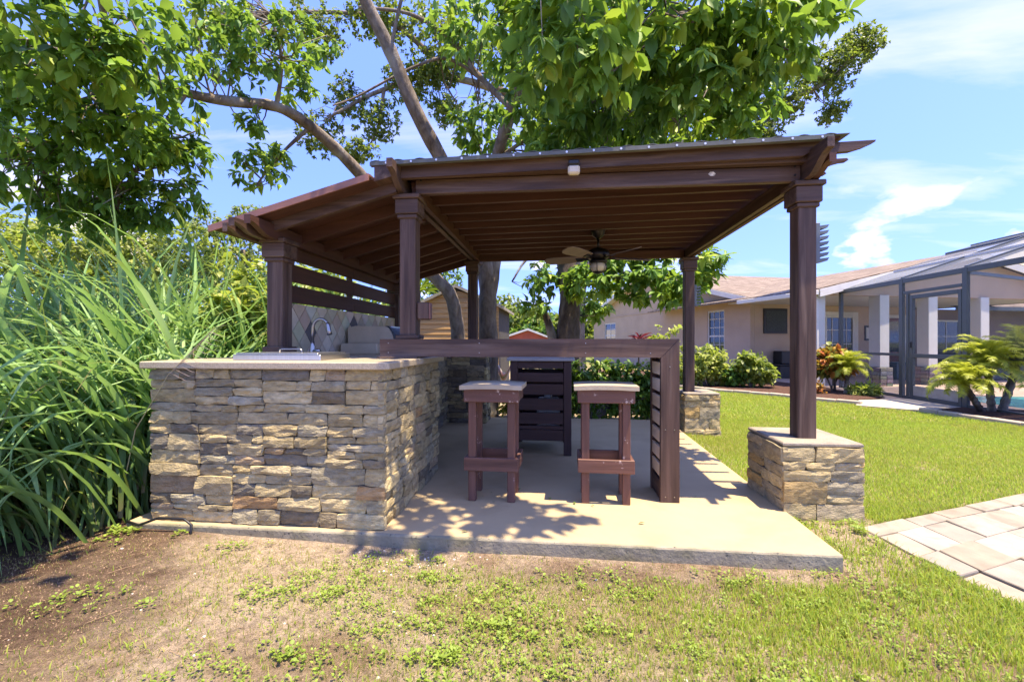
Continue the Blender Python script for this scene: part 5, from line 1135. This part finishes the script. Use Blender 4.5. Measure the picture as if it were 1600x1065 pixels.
tag(lt.build('leaf_litter', M('litter', (.23, .15, .09), .9, nscale=20, namt=.5), origin=(0, 0, 0)), 'dry brown twigs and bark bits littering the soil', 'litter', kind='stuff')
cl_ = NR.uniform([-2.9, 1.15], [1.6, 2.44], (9000, 2)); kk = NR.random(9000) < .25+.75*soil(cl_[:, 0], cl_[:, 1])[1]+.35*(fbm(cl_[:, 0], cl_[:, 1], 2.5, 9) > .5); cl_ = cl_[kk]
r_c = NR.uniform(.0015, .006, len(cl_))*NR.uniform(.6, 1.3, len(cl_)); cz = gz(cl_[:, 0], cl_[:, 1])
tet = np.array([(1, 0, -.3), (-.5, .87, -.3), (-.5, -.87, -.3), (.1, .1, .8)]); rot = NR.uniform(0, 6.283, len(cl_)); ca_, sa_ = np.cos(rot)[:, None], np.sin(rot)[:, None]
Vc = np.stack([tet[None, :, 0]*ca_-tet[None, :, 1]*sa_, tet[None, :, 0]*sa_+tet[None, :, 1]*ca_, np.tile(tet[:, 2], (len(cl_), 1))], -1)*r_c[:, None, None]+np.c_[cl_, cz][:, None]
Fc = (np.arange(len(cl_))*4)[:, None, None]+np.array([(0, 1, 3), (1, 2, 3), (2, 0, 3)])[None]
tag(npmesh('soil_crumbs', Vc.reshape(-1, 3), [Fc.reshape(-1, 3)], M('crumbs', (.24, .16, .105), .95, nscale=50, namt=.7, bump=0)), 'loose brown soil crumbs scattered over the yard', 'soil', kind='stuff')
n_ = 14; lx = NR.uniform(-.9, 1.4, n_); ly = NR.uniform(2.5, 3.6, n_)**1.0; la_ = NR.uniform(0, 6.283, n_)
V_, F_, ti = leaves_mesh(np.c_[lx, ly, np.full(n_, .004)], np.c_[np.cos(la_), np.sin(la_), np.full(n_, .05)], np.tile([0, 0, 1.], (n_, 1))+rsphere(n_)*.15, NR.uniform(.012, .05, n_), NR.uniform(.4, .8, n_), NR.uniform(0, .25, n_))
tag(npmesh('fallen_leaves', V_+np.array([0, 0, .006]), F_, ML_grass, None, {'tint': ti}, smooth=True), 'small dry leaves blown onto the patio slab', 'leaves', kind='stuff')
hz_ = MB().tube([(-2.62, 2.50, .0), (-2.5, 2.455, .0), (-2.38, 2.46, .045), (-2.22, 2.47, .045), (-2.17, 2.47, .01), (-2.15, 2.44, -.06)], .008, 7).build('garden_hose', M_black, None, True)
tag(hz_, 'black irrigation hose looped over the slab edge by the tall grass', 'hose')
# ---- shrubs, hedge, palms by the house
def shrub(name, lab, cat, base, blobs, dens, L, lmat, nl=8, droop=.2, bt=.5, young=.15, wid=(.7, 1.0), group=None):
    t = thing(name, lab, cat, base, group); b0 = Vector(base); sb = MB()
    for c, r, k in blobs:
        for j in range(3): e_ = Vector(c)+Vector((rnd.uniform(-.1, .1), rnd.uniform(-.1, .1), rnd.uniform(-.05, .1))); sb.tube([b0+Vector((rnd.uniform(-.05, .05), 0, -.05)), b0.lerp(e_, .5)+Vector((rnd.uniform(-.05, .05), 0, .05)), e_], [.016, .011, .005], 5)
    sb.build('stem', M_barkd, t, True)
    C, ctr = crown_points(blobs, dens); C[:, 2] = np.maximum(C[:, 2], base[2]+.03); P, D, U, Ls, W, tt = whorls(C, ctr, nl, L, droop, wid, young, bt)
    V_, F_, ti = leaves_mesh(P, D, U, Ls, W, tt); tag(npmesh('foliage', V_, F_, lmat, t, {'tint': ti}, base, True), kind='stuff')
    return t
hd = [((-.62+i*.27, 6.85+.04*(i % 2), .38), (.26, .22, .47), 40) for i in range(9)]
shrub('hedge', 'clipped green hedge along the back edge of the patio slab', 'hedge', (.5, 6.8, -.05), hd[1:], 4.0, .085, ML_hedge, 8, .3, .55, .2)
shrub('leafy_shrub', 'low variegated green plant between the grey trunk and the cart', 'shrub', (-.68, 6.85, -.05), [((-.68, 6.85, .22), (.2, .2, .25), 30), ((-.5, 6.8, .1), (.2, .2, .14), 20)], 1.6, .13, ML_yellow, 8, .3, .55)
def rosette(name, lab, cat, base, h, L, n, lmat, W=.12, up=.6):
    t = thing(name, lab, cat, base); MB().tube([(base[0], base[1], base[2]-.05), (base[0]+.02, base[1], base[2]+h)], [.02, .014], 6).build('stem', M_barkd, t)
    a = NR.uniform(0, 6.283, n); P = np.tile(np.array(base)+np.array([0.02, 0, h]), (n, 1))+NR.normal(0, .02, (n, 3)); D = np.c_[np.cos(a), np.sin(a), NR.uniform(-.2, 1.4, n)*up+.2]
    V_, F_, ti = leaves_mesh(P, D, np.tile([0, 0, 1.], (n, 1)), NR.uniform(.6, 1.1, n)*L, np.full(n, W/.3*.5), NR.random(n)); tag(npmesh('foliage', V_, F_, lmat, t, {'tint': ti}, base, True), kind='stuff'); return t
p = at(997, 527, 9.6); rosette('cordyline', 'maroon leaved cordyline plant in front of the house window', 'plant', (p.x, p.y, -.1), p.z+.1-.05, .32, 24, ML_ti, .16)
p = at(1040, 520, 9.2); shrub('leafy_shrub', 'airy yellow leaved shrub beside the maroon cordyline', 'shrub', (p.x, p.y, -.1), [((p.x, p.y, 1.15), (.35, .3, .35), 22), ((p.x+.15, p.y, .75), (.3, .3, .4), 14)], 1.3, .12, ML_yellow, 7, .1, .75)
for px, d, blobs_, lab, m_, bt in [(1105, 11.9, [(0, 0, .55, .5, .45, 60), (-.35, 0, .35, .45, .35, 44), (.3, .1, .3, .4, .35, 36)], 'bright yellow green bush below the tall house window', ML_yellow, .75),
                              (1150, 11.6, [(0, 0, .22, .35, .25, 40)], 'low dark green plant between the yellow bushes', ML_hedge, .3),
                              (1175, 11.4, [(0, 0, .45, .35, .38, 34), (.25, 0, .3, .35, .32, 34), (-.2, 0, .55, .28, .3, 20)], 'loose olive green bush at the house corner by the downspout', ML_yellow, .35),
                              (1075, 11.9, [(0, 0, .4, .35, .45, 40)], 'yellow green bush right behind the back pergola post', ML_yellow, .6)]:
    p = at(px, 534, d); shrub('garden_bush', lab, 'bush', (p.x, p.y, -.1), [((p.x+a, p.y+b_, c_), (r, r, rz2), k) for a, b_, c_, r, rz2, k in blobs_], 2.6, .13, m_, 8, .15, bt)
p = at(1302, 534, 10.6); shrub('croton_bush', 'orange and green croton bush beside the white porch column', 'bush', (p.x, p.y, -.1), [((p.x, p.y, .72), (.30, .28, .28), 60), ((p.x-.2, p.y, .5), (.25, .25, .25), 30), ((p.x+.2, p.y, .5), (.25, .25, .25), 30)], 2.2, .16, ML_croton, 8, .1, .5, .3)
p = at(1272, 534, 10.2); shrub('dry_shrub', 'small rust coloured shrub at the edge of the mulch bed', 'shrub', (p.x, p.y, -.1), [((p.x, p.y, .08), (.22, .2, .16), 40)], 1.6, .07, ML_croton, 7, .1, .7)
p = at(1350, 534, 9.9); shrub('grassy_plant', 'pale green spiky ground plant beside the small palm', 'plant', (p.x, p.y, -.1), [((p.x, p.y, .02), (.28, .25, .14), 40)], 1.6, .16, ML_yellow, 8, .0, .6, .1, (.2, .35))
# pygmy date palms: trunk and fronds
def frond_mesh(L, W, n=48):
    V = []; T = []; Q = []; k = 0; a0 = .75
    pts = []; p = np.array([0., 0, 0]); ang_ = a0
    for i in range(n+1): pts.append((p.copy(), ang_)); p = p+np.array([0, math.cos(ang_), math.sin(ang_)])*L/n; ang_ -= (a0+.95)/n*(0.4+1.2*i/n)
    b_ = MB(); b_.tube([q for q, _ in pts[::4]], [.008*(1-.8*i/(len(pts[::4])-1)) for i in range(len(pts[::4]))], 4)
    for i in range(3, n+1):
        q, an_ = pts[i]; f = i/n; wl = W*math.sin(math.pi*(.12+.8*f))**.7
        for sg in (-1, 1):
            tp = q+np.array([sg*wl*.85, wl*.5*math.cos(an_), wl*.5*math.sin(an_)-wl*.25+NR.normal(0, .02)]); fw = np.array([0, math.cos(an_), math.sin(an_)])*.0062
            md = q*.45+tp*.55+np.array([0, 0, .03*wl/W])
            b_.add([q-fw, q+fw, md+fw*.9, md-fw*.9, tp], [(0, 1, 2, 3), (3, 2, 4)])
    return b_
def palm(base, top, r0, nf, L, lab, W=.14):
    t = thing('date_palm', lab, 'palm', base, 'small date palms in the beds'); b0 = Vector(base); tp = Vector(top)
    tk = MB(); m = 14; tk.tube([b0.lerp(tp, i/m)+Vector((0, 0, -.05 if i == 0 else 0)) for i in range(m+1)], [r0*(1.12 if i % 2 else .92)*(1-.2*i/m) for i in range(m+1)], 10); tk.build('trunk', M_barkd, t)
    fm_ = frond_mesh(L, W); tmp = fm_.build('frond', ML_palm, t, origin=(0, 0, 0)); me = tmp.data; n_ = len(me.vertices)
    a_ = me.attributes.new('tint', 'FLOAT', 'POINT'); a_.data.foreach_set('value', np.clip(NR.normal(.6, .15, n_), 0, 1).astype(np.float32)); bpy.data.objects.remove(tmp)
    for k in range(nf):
        o = bpy.data.objects.new('frond', me); COL.objects.link(o); o.parent = t; el = (k/nf)**1.1; a = k*2.39996
        mt = Matrix.Rotation(a, 4, 'Z') @ Matrix.Rotation(R(55)-R(95)*el+rnd.uniform(-.12, .12), 4, 'X'); mt.translation = tp-b0+Vector((0, 0, .02)); o.matrix_local = mt @ Matrix.Scale(rnd.uniform(.8, 1.1), 4)
p = lambda px, py, d: at(px, py, d)
def onground(px, d): q = at(px, 534, d); return (q.x, q.y, -.08)
palm(onground(1322, 10.2), tuple(at(1325, 577, 10.2)), .05, 30, .55, 'small date palm in the mulch bed by the croton bush')
palm(onground(1565, 7.5), tuple(at(1592, 562, 7.6)), .06, 44, .66, 'tallest date palm of the poolside trio, leaning right')
palm(onground(1550, 7.5), tuple(at(1543, 572, 7.4)), .055, 42, .62, 'middle date palm of the poolside trio, upright trunk')
palm(onground(1535, 7.45), tuple(at(1508, 602, 7.3)), .05, 38, .55, 'shortest date palm of the poolside trio, leaning left')
shrub('leafy_shrub', 'dense green shrub seen through the gaps of the slatted kitchen wall', 'shrub', (-4.2, 6.4, -.1), [((-3.3, 5.2, 1.5), (.4, .8, .7), 60), ((-3.6, 6.2, 1.6), (.6, .8, .8), 70), ((-4.0, 7.2, 1.7), (.7, .8, .8), 70), ((-3.2, 4.3, 1.4), (.3, .5, .6), 40), ((-3.4, 7.6, 1.3), (.7, .6, .7), 60)], 2.2, .12, ML_yellow, 8, .2, .5)
# fan palm tips behind the shed
p_ = at(655, 450, 9.6); rosette('fan_palm', 'spiky fan palm leaves behind the socket box beside the shed', 'palm', (p_.x, p_.y, -.1), p_.z+.05, .55, 40, ML_hedge, .05, .9)
